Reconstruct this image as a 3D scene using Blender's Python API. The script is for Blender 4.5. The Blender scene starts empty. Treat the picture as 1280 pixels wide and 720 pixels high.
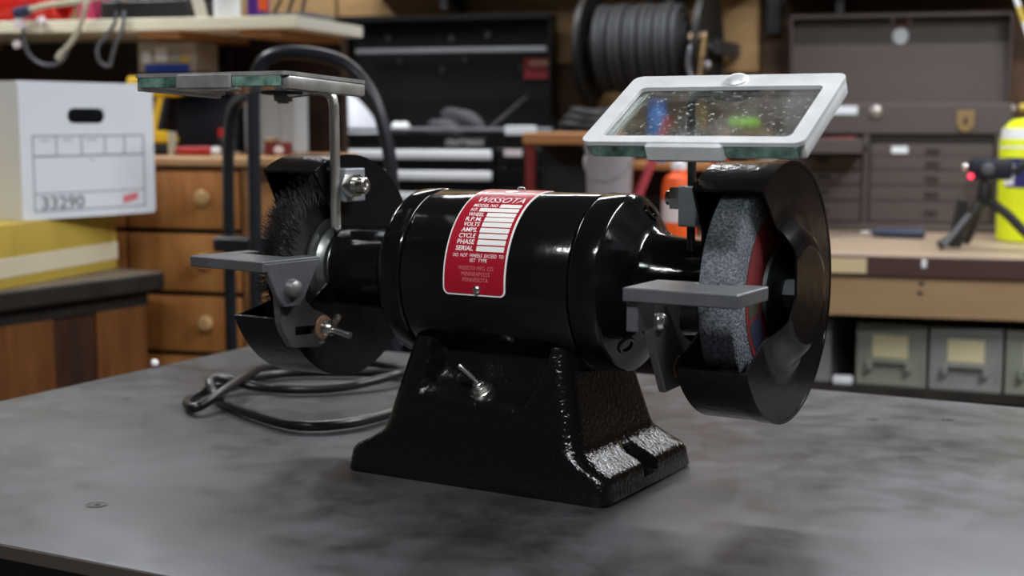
import bpy, bmesh, math, random
from mathutils import Matrix, Vector, Euler
random.seed(7)
PI = math.pi
R = math.radians
sc = bpy.context.scene
C = sc.collection

# ------------------------------------------------------------------ camera
CAMZ = 1.2308
cam_d = bpy.data.cameras.new('camera')
cam_d.sensor_width = 36.0
cam_d.lens = 36.0 * 1778.0 / 1280.0
cam_d.clip_start = 0.02
cam_d.dof.use_dof = True
cam_d.dof.focus_distance = 1.24
cam_d.dof.aperture_fstop = 5.8
cam = bpy.data.objects.new('camera', cam_d)
C.objects.link(cam)
cam.location = (0, 0, CAMZ)
cam.rotation_euler = (R(90 - 6.67), 0, R(15.5))
sc.camera = cam

# ------------------------------------------------------------------ world and view
wd = bpy.data.worlds.new('world')
sc.world = wd
wd.use_nodes = True
wd.node_tree.nodes['Background'].inputs[0].default_value = (0.5, 0.55, 0.62, 1)
wd.node_tree.nodes['Background'].inputs[1].default_value = 0.02
vs = sc.view_settings
vs.view_transform = 'Standard'
vs.look = 'None'
vs.gamma = 1.0
vs.use_curve_mapping = False
vs.exposure = 0.12

# ------------------------------------------------------------------ ceiling shop lights (position, rotation about z, watts)
SHOP_LIGHTS = [
    ((0.35, 3.30, 2.33), 0.0, 17.0),
    ((-2.15, 2.55, 2.33), PI / 2, 16.0),
    ((0.85, 1.55, 2.40), PI / 2, 44.0),
    ((-1.10, 3.50, 2.40), 0.0, 12.0),
    ((-0.35, -0.10, 2.40), 0.0, 42.0),
]

# ------------------------------------------------------------------ materials
M = {}


def mat(name, col, rough=0.5, metal=0.0, col2=None, scale=8.0, detail=4.0, bump=0.0, bscale=60.0,
        stretch=(1, 1, 1), spec=0.5, coat=0.0, trans=0.0, ior=1.45, emit=None, estr=0.0, rvar=0.0, lo=0.35, hi=0.65):
    m = bpy.data.materials.new(name)
    m.use_nodes = True
    nt = m.node_tree
    b = nt.nodes['Principled BSDF']
    b.inputs['Base Color'].default_value = (*col, 1)
    b.inputs['Roughness'].default_value = rough
    b.inputs['Metallic'].default_value = metal
    b.inputs['Specular IOR Level'].default_value = spec
    b.inputs['Coat Weight'].default_value = coat
    b.inputs['Transmission Weight'].default_value = trans
    b.inputs['IOR'].default_value = ior
    if emit:
        b.inputs['Emission Color'].default_value = (*emit, 1)
        b.inputs['Emission Strength'].default_value = estr
    tc = mp = None
    if col2 or bump or rvar:
        tc = nt.nodes.new('ShaderNodeTexCoord')
        mp = nt.nodes.new('ShaderNodeMapping')
        mp.inputs['Scale'].default_value = stretch
        nt.links.new(tc.outputs['Object'], mp.inputs['Vector'])
    if col2 or rvar:
        n = nt.nodes.new('ShaderNodeTexNoise')
        n.inputs['Scale'].default_value = scale
        n.inputs['Detail'].default_value = detail
        n.inputs['Roughness'].default_value = 0.6
        nt.links.new(mp.outputs['Vector'], n.inputs['Vector'])
        if col2:
            r = nt.nodes.new('ShaderNodeValToRGB')
            r.color_ramp.elements[0].position = lo
            r.color_ramp.elements[1].position = hi
            r.color_ramp.elements[0].color = (*col, 1)
            r.color_ramp.elements[1].color = (*col2, 1)
            nt.links.new(n.outputs['Fac'], r.inputs['Fac'])
            nt.links.new(r.outputs['Color'], b.inputs['Base Color'])
        if rvar:
            mr = nt.nodes.new('ShaderNodeMapRange')
            mr.inputs['From Min'].default_value = 0.3
            mr.inputs['From Max'].default_value = 0.7
            mr.inputs['To Min'].default_value = max(0.02, rough - rvar)
            mr.inputs['To Max'].default_value = rough + rvar
            nt.links.new(n.outputs['Fac'], mr.inputs['Value'])
            nt.links.new(mr.outputs['Result'], b.inputs['Roughness'])
    if bump:
        n2 = nt.nodes.new('ShaderNodeTexNoise')
        n2.inputs['Scale'].default_value = bscale
        n2.inputs['Detail'].default_value = 3
        nt.links.new(mp.outputs['Vector'], n2.inputs['Vector'])
        bp = nt.nodes.new('ShaderNodeBump')
        bp.inputs['Strength'].default_value = bump
        bp.inputs['Distance'].default_value = 0.002
        nt.links.new(n2.outputs['Fac'], bp.inputs['Height'])
        nt.links.new(bp.outputs['Normal'], b.inputs['Normal'])
    M[name] = m
    return m


# grinder
mat('gloss_black', (0.004, 0.004, 0.0045), 0.12, bump=0.10, bscale=130, spec=0.5, rvar=0.04, scale=30)
mat('cast_black', (0.004, 0.004, 0.0045), 0.13, bump=0.52, bscale=230, spec=0.5)
mat('guard_black', (0.005, 0.005, 0.0055), 0.16, bump=0.10, bscale=60, spec=0.5, rvar=0.05, scale=14)
mat('rough_black', (0.005, 0.005, 0.0055), 0.17, bump=0.35, bscale=150, spec=0.5)
mat('plate_red', (0.29, 0.006, 0.018), 0.30, coat=0.2)
mat('plate_white', (0.68, 0.68, 0.65), 0.35)
mat('print_white', (0.75, 0.70, 0.68), 0.4)
mat('print_faint', (0.48, 0.15, 0.17), 0.4)
mat('bright_steel', (0.72, 0.71, 0.68), 0.22, 1.0, rvar=0.08, scale=60)
mat('dull_steel', (0.14, 0.143, 0.153), 0.42, 0.7, col2=(0.19, 0.193, 0.205), scale=22, bump=0.12, bscale=120)
mat('bracket_steel', (0.12, 0.117, 0.11), 0.40, 0.7, col2=(0.20, 0.195, 0.185), scale=18, bump=0.1, bscale=90)
mat('rust', (0.22, 0.09, 0.04), 0.8, col2=(0.32, 0.20, 0.13), scale=120)
mat('rod_steel', (0.58, 0.57, 0.54), 0.33, 0.9, rvar=0.1, scale=50)
mat('clamp_grey', (0.36, 0.38, 0.42), 0.42, 0.6)
mat('shield_paint', (0.50, 0.505, 0.51), 0.42, 0.15, col2=(0.60, 0.605, 0.61), scale=35, bump=0.1, bscale=80)
mat('shield_tarnish', (0.34, 0.335, 0.32), 0.36, 0.75, col2=(0.58, 0.58, 0.56), scale=24, bump=0.12, bscale=90)
mat('shield_glass', (0.80, 0.93, 0.88), 0.03, trans=1.0, ior=1.5)
mat('zinc', (0.55, 0.555, 0.56), 0.45, 0.5, col2=(0.68, 0.68, 0.68), scale=120)
mat('glass_rim', (0.022, 0.05, 0.04), 0.25, col2=(0.15, 0.25, 0.21), scale=60, spec=0.6)
mat('stone', (0.048, 0.052, 0.063), 0.85, col2=(0.155, 0.163, 0.19), scale=420, detail=2, bump=0.9, bscale=420)
mat('blotter_red', (0.16, 0.010, 0.010), 0.7, col2=(0.09, 0.008, 0.008), scale=40)
mat('print_blue', (0.014, 0.02, 0.05), 0.7)
mat('print_green', (0.035, 0.042, 0.022), 0.7)
mat('flange_grey', (0.20, 0.21, 0.205), 0.35, 0.85)
mat('wire_dark', (0.20, 0.20, 0.20), 0.32, 0.85)
mat('brush_core', (0.02, 0.02, 0.02), 0.7)
mat('cord_rubber', (0.009, 0.0095, 0.011), 0.34, bump=0.1, bscale=200)
# rubber, paint, wood for the shop
mat('matte_black', (0.010, 0.010, 0.010), 0.5)
mat('tube_black', (0.014, 0.016, 0.021), 0.33, bump=0.05, bscale=60)
mat('chest_black', (0.005, 0.005, 0.005), 0.42, spec=0.3)
mat('pull_white', (0.90, 0.91, 0.94), 0.25, 0.0)
mat('edge_silver', (0.34, 0.35, 0.38), 0.35, 0.7)
mat('badge_silver', (0.62, 0.64, 0.60), 0.35, 0.5)
mat('sticker_red', (0.22, 0.014, 0.022), 0.5)
mat('sticker_tan', (0.50, 0.30, 0.18), 0.5)
mat('tag_white', (0.72, 0.76, 0.80), 0.5)
mat('tag_pink', (0.72, 0.62, 0.63), 0.5)
mat('brown_paint', (0.083, 0.064, 0.060), 0.42, bump=0.25, bscale=500, rvar=0.05, scale=20)
mat('brown_dark', (0.03, 0.023, 0.021), 0.6)
mat('brass', (0.34, 0.23, 0.11), 0.4, 0.7)
mat('knob_metal', (0.5, 0.46, 0.42), 0.35, 0.8)
mat('box_white', (0.86, 0.88, 0.94), 0.7)
mat('form_grey', (0.38, 0.40, 0.43), 0.8)
mat('stamp_grey', (0.24, 0.24, 0.26), 0.8)
mat('stamp_red', (0.80, 0.22, 0.24), 0.8)
mat('case_yellow', (0.56, 0.40, 0.065), 0.65)
mat('case_white', (0.74, 0.66, 0.48), 0.65)
mat('pine', (0.40, 0.20, 0.075), 0.45, col2=(0.23, 0.085, 0.026), scale=5, stretch=(2, 2, 10), lo=0.3, hi=0.75)
mat('pine_front', (0.52, 0.235, 0.070), 0.4, col2=(0.31, 0.105, 0.026), scale=4, stretch=(5, 1, 1.2), lo=0.35, hi=0.7)
mat('pine_top', (0.60, 0.36, 0.17), 0.45, col2=(0.48, 0.26, 0.11), scale=7, stretch=(1, 6, 6))
mat('pine_knob', (0.56, 0.34, 0.14), 0.35)
mat('dark_gap', (0.02, 0.012, 0.008), 0.7)
mat('walnut', (0.22, 0.080, 0.020), 0.5, col2=(0.12, 0.040, 0.010), scale=5, stretch=(6, 6, 1), lo=0.3, hi=0.7)
mat('walnut_dark', (0.055, 0.020, 0.008), 0.55, col2=(0.03, 0.011, 0.005), scale=5, stretch=(6, 6, 1))
mat('worn_edge', (0.022, 0.016, 0.012), 0.6, col2=(0.012, 0.009, 0.007), scale=20)
mat('worn_top', (0.26, 0.21, 0.15), 0.55, col2=(0.15, 0.12, 0.09), scale=10)
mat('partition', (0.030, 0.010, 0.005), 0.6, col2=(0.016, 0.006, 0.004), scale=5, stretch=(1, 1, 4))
mat('plywood', (0.50, 0.32, 0.145), 0.6, col2=(0.36, 0.21, 0.085), scale=3.2, stretch=(1, 1, 3.5), lo=0.35, hi=0.7)
mat('plywood_brown', (0.115, 0.055, 0.024), 0.6, col2=(0.07, 0.032, 0.014), scale=3, stretch=(1, 1, 4))
mat('shelf_cream', (0.84, 0.77, 0.58), 0.5)
mat('shelf_end', (0.56, 0.53, 0.45), 0.6)
mat('cleat', (0.42, 0.20, 0.07), 0.6)
mat('bench_top', (0.40, 0.30, 0.215), 0.5, col2=(0.31, 0.23, 0.16), scale=8, stretch=(1, 5, 1))
mat('bench_band', (0.075, 0.036, 0.030), 0.45)
mat('bench_apron', (0.36, 0.23, 0.12), 0.55, col2=(0.32, 0.20, 0.10), scale=4, stretch=(1, 1, 8))
mat('tape', (0.66, 0.52, 0.30), 0.7)
mat('bin_green', (0.22, 0.235, 0.185), 0.5, col2=(0.255, 0.27, 0.22), scale=10)
mat('bin_grey', (0.235, 0.24, 0.225), 0.5, col2=(0.27, 0.275, 0.255), scale=10)
mat('card', (0.66, 0.58, 0.36), 0.7)
mat('steel_top', (0.16, 0.165, 0.18), 0.45, 0.7)
mat('edge_brown', (0.075, 0.058, 0.048), 0.45, 0.4)
mat('plug_steel', (0.13, 0.13, 0.135), 0.35, 0.7)
mat('steel_edge', (0.5, 0.48, 0.46), 0.35, 0.9)
mat('steel_frame', (0.05, 0.05, 0.055), 0.5, 0.5)
mat('lime', (0.72, 0.82, 0.015), 0.4)
mat('navy', (0.022, 0.02, 0.13), 0.5)
mat('label_white', (0.78, 0.79, 0.82), 0.5)
mat('pale_tan', (0.45, 0.40, 0.32), 0.7, col2=(0.38, 0.33, 0.26), scale=20)
mat('blue', (0.02, 0.07, 0.42), 0.45)
mat('sky_blue', (0.05, 0.17, 0.50), 0.4)
mat('drill_yellow', (0.80, 0.50, 0.012), 0.4)
mat('navy_dark', (0.010, 0.011, 0.022), 0.5)
mat('red', (0.42, 0.018, 0.018), 0.4)
mat('dark_red', (0.155, 0.016, 0.015), 0.45)
mat('pole_red', (0.42, 0.05, 0.07), 0.5)
mat('ribbed_red', (0.60, 0.012, 0.008), 0.4)
mat('magenta', (0.42, 0.035, 0.11), 0.5)
mat('purple', (0.09, 0.015, 0.24), 0.5)
mat('orange', (0.80, 0.10, 0.01), 0.4)
mat('cart_top', (0.40, 0.175, 0.06), 0.5)
mat('bucket_white', (0.33, 0.31, 0.335), 0.5)
mat('cloth_white', (0.68, 0.69, 0.75), 0.9, bump=0.4, bscale=30)
mat('cloth_grey', (0.075, 0.075, 0.085), 0.9, bump=0.5, bscale=40)
mat('grey_plastic', (0.40, 0.42, 0.43), 0.45)
mat('hose_grey', (0.026, 0.028, 0.031), 0.55)
mat('green', (0.30, 0.62, 0.03), 0.5)
mat('clear_jar', (0.75, 0.8, 0.85), 0.1, trans=0.9)
mat('beige_cable', (0.44, 0.41, 0.30), 0.5)
mat('dark_cable', (0.05, 0.05, 0.06), 0.45)
mat('cable_grey', (0.10, 0.10, 0.115), 0.45)
mat('ink_blue', (0.03, 0.04, 0.075), 0.35)
mat('concrete', (0.10, 0.097, 0.093), 0.8, col2=(0.14, 0.135, 0.13), scale=3)
mat('wall_paint', (0.16, 0.14, 0.12), 0.8)
mat('ceiling_paint', (0.07, 0.055, 0.042), 0.8, col2=(0.05, 0.038, 0.028), scale=4, stretch=(8, 1, 1))
mat('lamp_white', (0.8, 0.8, 0.8), 0.4)
mat('tube_glow', (1, 1, 1), 0.4, emit=(0.93, 0.97, 1.0), estr=9.0)
mat('ball_white', (0.9, 0.9, 0.9), 0.25)
mat('led_red', (0.8, 0.02, 0.05), 0.3, emit=(1, 0.03, 0.08), estr=2.0)


def steel_top_nodes():
    m = M['steel_top']
    nt = m.node_tree
    b = nt.nodes['Principled BSDF']
    tc = nt.nodes.new('ShaderNodeTexCoord')
    n1 = nt.nodes.new('ShaderNodeTexNoise')
    n1.inputs['Scale'].default_value = 3.2
    n1.inputs['Detail'].default_value = 6
    n1.inputs['Distortion'].default_value = 0.6
    n2 = nt.nodes.new('ShaderNodeTexNoise')
    n2.inputs['Scale'].default_value = 22
    n2.inputs['Detail'].default_value = 8
    n2.inputs['Roughness'].default_value = 0.7
    for n in (n1, n2):
        nt.links.new(tc.outputs['Object'], n.inputs['Vector'])
    mx = nt.nodes.new('ShaderNodeMix')
    mx.data_type = 'FLOAT'
    mx.inputs['Factor'].default_value = 0.42
    nt.links.new(n1.outputs['Fac'], mx.inputs[2])
    nt.links.new(n2.outputs['Fac'], mx.inputs[3])
    r = nt.nodes.new('ShaderNodeValToRGB')
    e = r.color_ramp.elements
    e[0].position = 0.37
    e[0].color = (0.058, 0.055, 0.054, 1)
    e[1].position = 0.63
    e[1].color = (0.152, 0.152, 0.162, 1)
    x = e.new(0.5)
    x.color = (0.108, 0.108, 0.114, 1)
    nt.links.new(mx.outputs[0], r.inputs['Fac'])
    nt.links.new(r.outputs['Color'], b.inputs['Base Color'])
    mr = nt.nodes.new('ShaderNodeMapRange')
    mr.inputs['From Min'].default_value = 0.35
    mr.inputs['From Max'].default_value = 0.65
    mr.inputs['To Min'].default_value = 0.38
    mr.inputs['To Max'].default_value = 0.52
    nt.links.new(n2.outputs['Fac'], mr.inputs['Value'])
    nt.links.new(mr.outputs['Result'], b.inputs['Roughness'])


steel_top_nodes()


def dusty_glass():
    nt = M['shield_glass'].node_tree
    b = nt.nodes['Principled BSDF']
    out = [n for n in nt.nodes if n.type == 'OUTPUT_MATERIAL'][0]
    tc = nt.nodes.new('ShaderNodeTexCoord')
    n = nt.nodes.new('ShaderNodeTexNoise')
    n.inputs['Scale'].default_value = 260
    n.inputs['Detail'].default_value = 3
    nt.links.new(tc.outputs['Object'], n.inputs['Vector'])
    n2 = nt.nodes.new('ShaderNodeTexNoise')
    n2.inputs['Scale'].default_value = 22
    n2.inputs['Detail'].default_value = 4
    nt.links.new(tc.outputs['Object'], n2.inputs['Vector'])
    r = nt.nodes.new('ShaderNodeMapRange')
    r.inputs['From Min'].default_value = 0.60
    r.inputs['From Max'].default_value = 0.74
    r.inputs['To Max'].default_value = 0.55
    nt.links.new(n.outputs['Fac'], r.inputs['Value'])
    r2 = nt.nodes.new('ShaderNodeMapRange')
    r2.inputs['From Min'].default_value = 0.42
    r2.inputs['From Max'].default_value = 0.72
    r2.inputs['To Min'].default_value = 0.015
    r2.inputs['To Max'].default_value = 0.10
    nt.links.new(n2.outputs['Fac'], r2.inputs['Value'])
    ad = nt.nodes.new('ShaderNodeMath')
    ad.operation = 'MAXIMUM'
    nt.links.new(r.outputs['Result'], ad.inputs[0])
    nt.links.new(r2.outputs['Result'], ad.inputs[1])
    d = nt.nodes.new('ShaderNodeBsdfDiffuse')
    d.inputs['Color'].default_value = (0.6, 0.6, 0.58, 1)
    mx = nt.nodes.new('ShaderNodeMixShader')
    nt.links.new(ad.outputs[0], mx.inputs[0])
    nt.links.new(b.outputs[0], mx.inputs[1])
    nt.links.new(d.outputs[0], mx.inputs[2])
    nt.links.new(mx.outputs[0], out.inputs['Surface'])


dusty_glass()


# ------------------------------------------------------------------ mesh helpers
class MB:
    """collects shapes into one bmesh"""

    def __init__(self):
        self.bm = bmesh.new()

    def _join(self, t, mx=None):
        if mx is not None:
            bmesh.ops.transform(t, matrix=mx, verts=t.verts)
        me = bpy.data.meshes.new('tmp')
        t.to_mesh(me)
        t.free()
        self.bm.from_mesh(me)
        bpy.data.meshes.remove(me)
        return self

    def box(self, x0, x1, y0, y1, z0, z1, bev=0.0, seg=1, mx=None):
        t = bmesh.new()
        bmesh.ops.create_cube(t, size=1)
        bmesh.ops.scale(t, vec=(x1 - x0, y1 - y0, z1 - z0), verts=t.verts)
        bmesh.ops.translate(t, vec=((x0 + x1) / 2, (y0 + y1) / 2, (z0 + z1) / 2), verts=t.verts)
        if bev:
            bmesh.ops.bevel(t, geom=t.edges[:], offset=bev, segments=seg, affect='EDGES', profile=0.5)
        return self._join(t, mx)

    def lathe(self, prof, axis='x', seg=48, mx=None, c=(0, 0, 0)):
        """prof: list of (a, r) along the axis; r 0 closes with a point"""
        t = bmesh.new()
        rings = []
        for a, r in prof:
            if r <= 1e-6:
                rings.append([t.verts.new(self._ax(a, 0, 0, axis, c))])
            else:
                rings.append([t.verts.new(self._ax(a, r * math.cos(2 * PI * i / seg), r * math.sin(2 * PI * i / seg), axis, c)) for i in range(seg)])
        for p, q in zip(rings[:-1], rings[1:]):
            for i in range(seg):
                j = (i + 1) % seg
                if len(p) == 1 and len(q) == 1:
                    continue
                if len(p) == 1:
                    t.faces.new((p[0], q[j], q[i]))
                elif len(q) == 1:
                    t.faces.new((p[i], p[j], q[0]))
                else:
                    t.faces.new((p[i], p[j], q[j], q[i]))
        bmesh.ops.recalc_face_normals(t, faces=t.faces)
        return self._join(t, mx)

    @staticmethod
    def _ax(a, u, v, axis, c):
        if axis == 'x':
            p = (a, u, v)
        elif axis == 'y':
            p = (u, a, v)
        else:
            p = (u, v, a)
        return (p[0] + c[0], p[1] + c[1], p[2] + c[2])

    def cyl(self, p0, p1, r, seg=16, r2=None):
        p0, p1 = Vector(p0), Vector(p1)
        d = p1 - p0
        q = d.to_track_quat('Z', 'Y').to_matrix().to_4x4()
        L = d.length
        r2 = r if r2 is None else r2
        return self.lathe([(0, 0), (0, r), (L, r2), (L, 0)], 'z', seg, Matrix.Translation(p0) @ q)

    def hexnut(self, p0, p1, r):
        return self.cyl(p0, p1, r, 6)

    def tube(self, pts, r, seg=10, cap=True, closed=False, radii=None):
        pts = [Vector(p) for p in pts]
        n = len(pts)
        t = bmesh.new()
        rings = []
        nrm = None
        for i, p in enumerate(pts):
            a = pts[i - 1] if (i > 0 or closed) else pts[i]
            b = pts[(i + 1) % n] if (i < n - 1 or closed) else pts[i]
            tg = (b - a).normalized()
            if nrm is None:
                nrm = tg.orthogonal().normalized()
            else:
                nrm = (nrm - tg * nrm.dot(tg))
                if nrm.length < 1e-6:
                    nrm = tg.orthogonal()
                nrm.normalize()
            bn = tg.cross(nrm)
            rr = radii[i] if radii else r
            rings.append([t.verts.new(p + (nrm * math.cos(2 * PI * k / seg) + bn * math.sin(2 * PI * k / seg)) * rr) for k in range(seg)])
        rng = range(n if closed else n - 1)
        for i in rng:
            p, q = rings[i], rings[(i + 1) % n]
            for k in range(seg):
                l = (k + 1) % seg
                t.faces.new((p[k], p[l], q[l], q[k]))
        if cap and not closed:
            t.faces.new(rings[0][::-1])
            t.faces.new(rings[-1])
        bmesh.ops.recalc_face_normals(t, faces=t.faces)
        return self._join(t)

    def prism(self, poly, h0, h1, mx=None, bev=0.0, axis='z'):
        """poly in the plane; extruded h0..h1 along axis. axis x: poly=(y,z); axis y: poly=(x,z)"""
        t = bmesh.new()

        def P(u, v, h):
            return (u, v, h) if axis == 'z' else ((h, u, v) if axis == 'x' else (u, h, v))
        a = [t.verts.new(P(u, v, h0)) for u, v in poly]
        b = [t.verts.new(P(u, v, h1)) for u, v in poly]
        n = len(poly)
        t.faces.new(a)
        t.faces.new(b)
        for i in range(n):
            j = (i + 1) % n
            t.faces.new((a[i], a[j], b[j], b[i]))
        bmesh.ops.recalc_face_normals(t, faces=t.faces)
        if bev:
            bmesh.ops.bevel(t, geom=t.edges[:], offset=bev, segments=1, affect='EDGES', profile=0.5)
        return self._join(t, mx)

    def ring(self, outer, inner, h0, h1, mx=None, axis='z'):
        """plate with a hole; outer and inner loops have the same point count"""
        t = bmesh.new()

        def P(u, v, h):
            return (u, v, h) if axis == 'z' else ((h, u, v) if axis == 'x' else (u, h, v))
        L = [[t.verts.new(P(u, v, h)) for u, v in lp] for lp, h in ((outer, h0), (inner, h0), (inner, h1), (outer, h1))]
        n = len(outer)
        for k in range(4):
            p, q = L[k], L[(k + 1) % 4]
            for i in range(n):
                j = (i + 1) % n
                t.faces.new((p[i], p[j], q[j], q[i]))
        bmesh.ops.recalc_face_normals(t, faces=t.faces)
        return self._join(t, mx)

    def ball(self, c, r, sx=1, sy=1, sz=1, u=16, v=10):
        t = bmesh.new()
        bmesh.ops.create_uvsphere(t, u_segments=u, v_segments=v, radius=r)
        return self._join(t, Matrix.Translation(c) @ Matrix.Diagonal((sx, sy, sz, 1)))

    def build(self, name, m, parent=None, smooth=30, loc=None, rot=None):
        me = bpy.data.meshes.new(name)
        self.bm.to_mesh(me)
        self.bm.free()
        if smooth:
            for p in me.polygons:
                p.use_smooth = True
            me.set_sharp_from_angle(angle=R(smooth))
        o = bpy.data.objects.new(name, me)
        C.objects.link(o)
        me.materials.append(M[m] if isinstance(m, str) else m)
        if parent:
            o.parent = parent
        if loc:
            o.location = loc
        if rot:
            o.rotation_euler = rot
        return o


def thing(name, label, cat, loc=(0, 0, 0), rz=0.0, group=None):
    o = bpy.data.objects.new(name, None)
    o.empty_display_size = 0.05
    C.objects.link(o)
    o.location = loc
    o.rotation_euler = (0, 0, rz)
    o['label'] = label
    o['category'] = cat
    if group:
        o['group'] = group
    return o


def tag(o, label, cat, group=None):
    o['label'] = label
    o['category'] = cat
    if group:
        o['group'] = group
    return o


def struct(o):
    o['kind'] = 'structure'
    return o


def rrect(x0, x1, y0, y1, r, n=4):
    pts = []
    for cx, cy, a0 in ((x1 - r, y1 - r, 0), (x0 + r, y1 - r, 90), (x0 + r, y0 + r, 180), (x1 - r, y0 + r, 270)):
        for k in range(n + 1):
            a = R(a0 + 90 * k / n)
            pts.append((cx + r * math.cos(a), cy + r * math.sin(a)))
    return pts


def spline(pts, n=8, closed=False):
    """Catmull-Rom through the points"""
    P = [Vector(p) for p in pts]
    N = len(P)
    out = []
    for i in range(N if closed else N - 1):
        p0 = P[i - 1] if (i > 0 or closed) else P[0]
        p1 = P[i]
        p2 = P[(i + 1) % N]
        p3 = P[(i + 2) % N] if (i + 2 < N or closed) else P[-1]
        for k in range(n):
            t = k / n
            out.append(0.5 * ((2 * p1) + (-p0 + p2) * t + (2 * p0 - 5 * p1 + 4 * p2 - p3) * t * t + (-p0 + 3 * p1 - 3 * p2 + p3) * t ** 3))
    if not closed:
        out.append(P[-1])
    return out


def text_mesh(txt, size, width=None, shear=0.0, bold=0.0, spacing=1.0):
    """flat filled letters centred at the origin, returned as (verts, faces)"""
    cu = bpy.data.curves.new('txt', 'FONT')
    cu.body = txt
    cu.size = size
    cu.shear = shear
    cu.offset = bold
    cu.space_character = spacing
    cu.align_x = 'CENTER'
    cu.align_y = 'CENTER'
    cu.resolution_u = 3
    o = bpy.data.objects.new('txt', cu)
    C.objects.link(o)
    dg = bpy.context.evaluated_depsgraph_get()
    me = bpy.data.meshes.new_from_object(o.evaluated_get(dg))
    vs_ = [Vector(v.co) for v in me.vertices]
    fs = [tuple(p.vertices) for p in me.polygons]
    bpy.data.objects.remove(o)
    bpy.data.curves.remove(cu)
    bpy.data.meshes.remove(me)
    if vs_:
        xs = [v.x for v in vs_]
        ys = [v.y for v in vs_]
        cx, cy = (min(xs) + max(xs)) / 2, (min(ys) + max(ys)) / 2
        k = width / (max(xs) - min(xs)) if width else 1.0
        vs_ = [Vector(((v.x - cx) * k, v.y - cy, 0)) for v in vs_]
    return vs_, fs


def pyobj(name, verts, faces, m, parent=None, smooth=0):
    me = bpy.data.meshes.new(name)
    me.from_pydata([tuple(v) for v in verts], [], faces)
    me.validate()
    if smooth:
        for p in me.polygons:
            p.use_smooth = True
        me.set_sharp_from_angle(angle=R(smooth))
    o = bpy.data.objects.new(name, me)
    C.objects.link(o)
    me.materials.append(M[m])
    if parent:
        o.parent = parent
    return o


# ================================================================== THE ROOM
X0, X1, Y0, Y1, ZC = -3.3, 2.7, -2.6, 4.12, 2.62
struct(MB().box(X0 - .1, X1 + .1, Y0 - .1, Y1 + .1, -0.1, 0.0).build('floor', 'concrete', smooth=0))
struct(MB().box(X0 - .1, X1 + .1, Y0 - .1, Y1 + .1, ZC, ZC + .1).build('ceiling', 'ceiling_paint', smooth=0))
wb = struct(MB().box(X0, X1, Y1, Y1 + .1, 0, ZC).build('wall_back', 'plywood_brown', smooth=0))
struct(MB().box(X0 - .1, X0, Y0, Y1, 0, ZC).build('wall_left', 'wall_paint', smooth=0))
struct(MB().box(X1, X1 + .1, Y0, Y1, 0, ZC).build('wall_right', 'wall_paint', smooth=0))
struct(MB().box(X0, X1, Y0 - .1, Y0, 0, ZC).build('wall_front', 'wall_paint', smooth=0))
# plywood sheets on the back wall
for x0, x1, z0, z1, m_ in ((-3.2, -1.70, 0.9, 2.3, 'plywood'), (-1.69, -0.885, 1.40, 2.3, 'plywood'), (-0.88, -0.56, 1.20, 2.3, 'plywood'),
                           (-0.555, -0.415, 1.37, 2.3, 'plywood'), (-0.41, 0.60, 0.9, 2.3, 'plywood_brown'), (0.61, 1.8, 0.9, 2.3, 'plywood_brown')):
    MB().box(x0, x1, Y1 - .014, Y1, z0, z1, 0.002).build('plywood_sheet', m_, wb)
# dark partition behind the dresser, below the shelf
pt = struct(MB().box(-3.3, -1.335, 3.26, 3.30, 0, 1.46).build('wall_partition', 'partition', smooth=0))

# ceiling shop lights
for k, (p, rz, watt) in enumerate(SHOP_LIGHTS):
    where = ['over the brown tool chest', 'over the wooden side bench', 'over the right end of the steel table', 'over the black tool chest', 'near the camera'][k]
    L = thing('shop_light', 'white twin tube ceiling light hanging ' + where, 'ceiling light', p, rz, 'ceiling shop lights')
    MB().box(-.62, .62, -.075, .075, 0.03, 0.07, .006).build('lamp_housing', 'lamp_white', L)
    for s in (-1, 1):
        MB().cyl((-.58, s * .04, 0.014), (.58, s * .04, 0.014), .013, 12).build('lamp_tube', 'tube_glow', L)
        MB().cyl((s * .45, 0, .07), (s * .45, 0, ZC - p[2]), .003, 6).build('hanger', 'steel_frame', L)
    ld = bpy.data.lights.new('shop_lamp', 'AREA')
    ld.shape = 'RECTANGLE'
    ld.size, ld.size_y = 1.16, 0.10
    ld.energy = watt
    ld.color = (0.95, 0.975, 1.0)
    lo = bpy.data.objects.new('lamp_light', ld)
    C.objects.link(lo)
    lo.parent = L
    lo.location = (0, 0, -0.004)

# ================================================================== STEEL TABLE
ZT = 0.9
TY = -12.34
# table frame: x along its front edge, y away from the camera, camera above the origin
T = thing('steel_table', 'grey bare steel workshop table under the bench grinder', 'table', (0, 0, 0), R(TY))
TX0, TX1, TF, TB = -1.318, 1.05, 0.777, 1.719
MB().box(TX0, TX1, TF, TB, ZT - .012, ZT, .0012, 2).build('tabletop', 'steel_top', T)
MB().box(TX0 + .001, TX1 - .001, TF - .0012, TF + .0005, ZT - .0115, ZT - .0010).build('front_edge', 'edge_brown', T)
for y in (TF + .06, TB - .10):
    MB().box(TX0 + .05, TX1 - .05, y, y + .05, ZT - .075, ZT - .0125).build('rail', 'steel_frame', T)
for x in (TX0 + .05, TX1 - .10):
    MB().box(x, x + .05, TF + .112, TB - .102, ZT - .075, ZT - .0125).build('rail', 'steel_frame', T)
    for y in (TF + .06, TB - .10):
        MB().box(x, x + .05, y, y + .05, 0, ZT - .076).build('leg', 'steel_frame', T)


GX, GY, GYAW = -0.3506, 1.2937, R(-30.48 + 15.5)


def g2t(x, y):
    """a point on the tabletop given beside the grinder, in table coordinates"""
    c, s = math.cos(GYAW), math.sin(GYAW)
    wx, wy = GX + c * x - s * y, GY + s * x + c * y
    c, s = math.cos(-R(TY)), math.sin(-R(TY))
    return c * wx - s * wy, s * wx + c * wy


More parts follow.
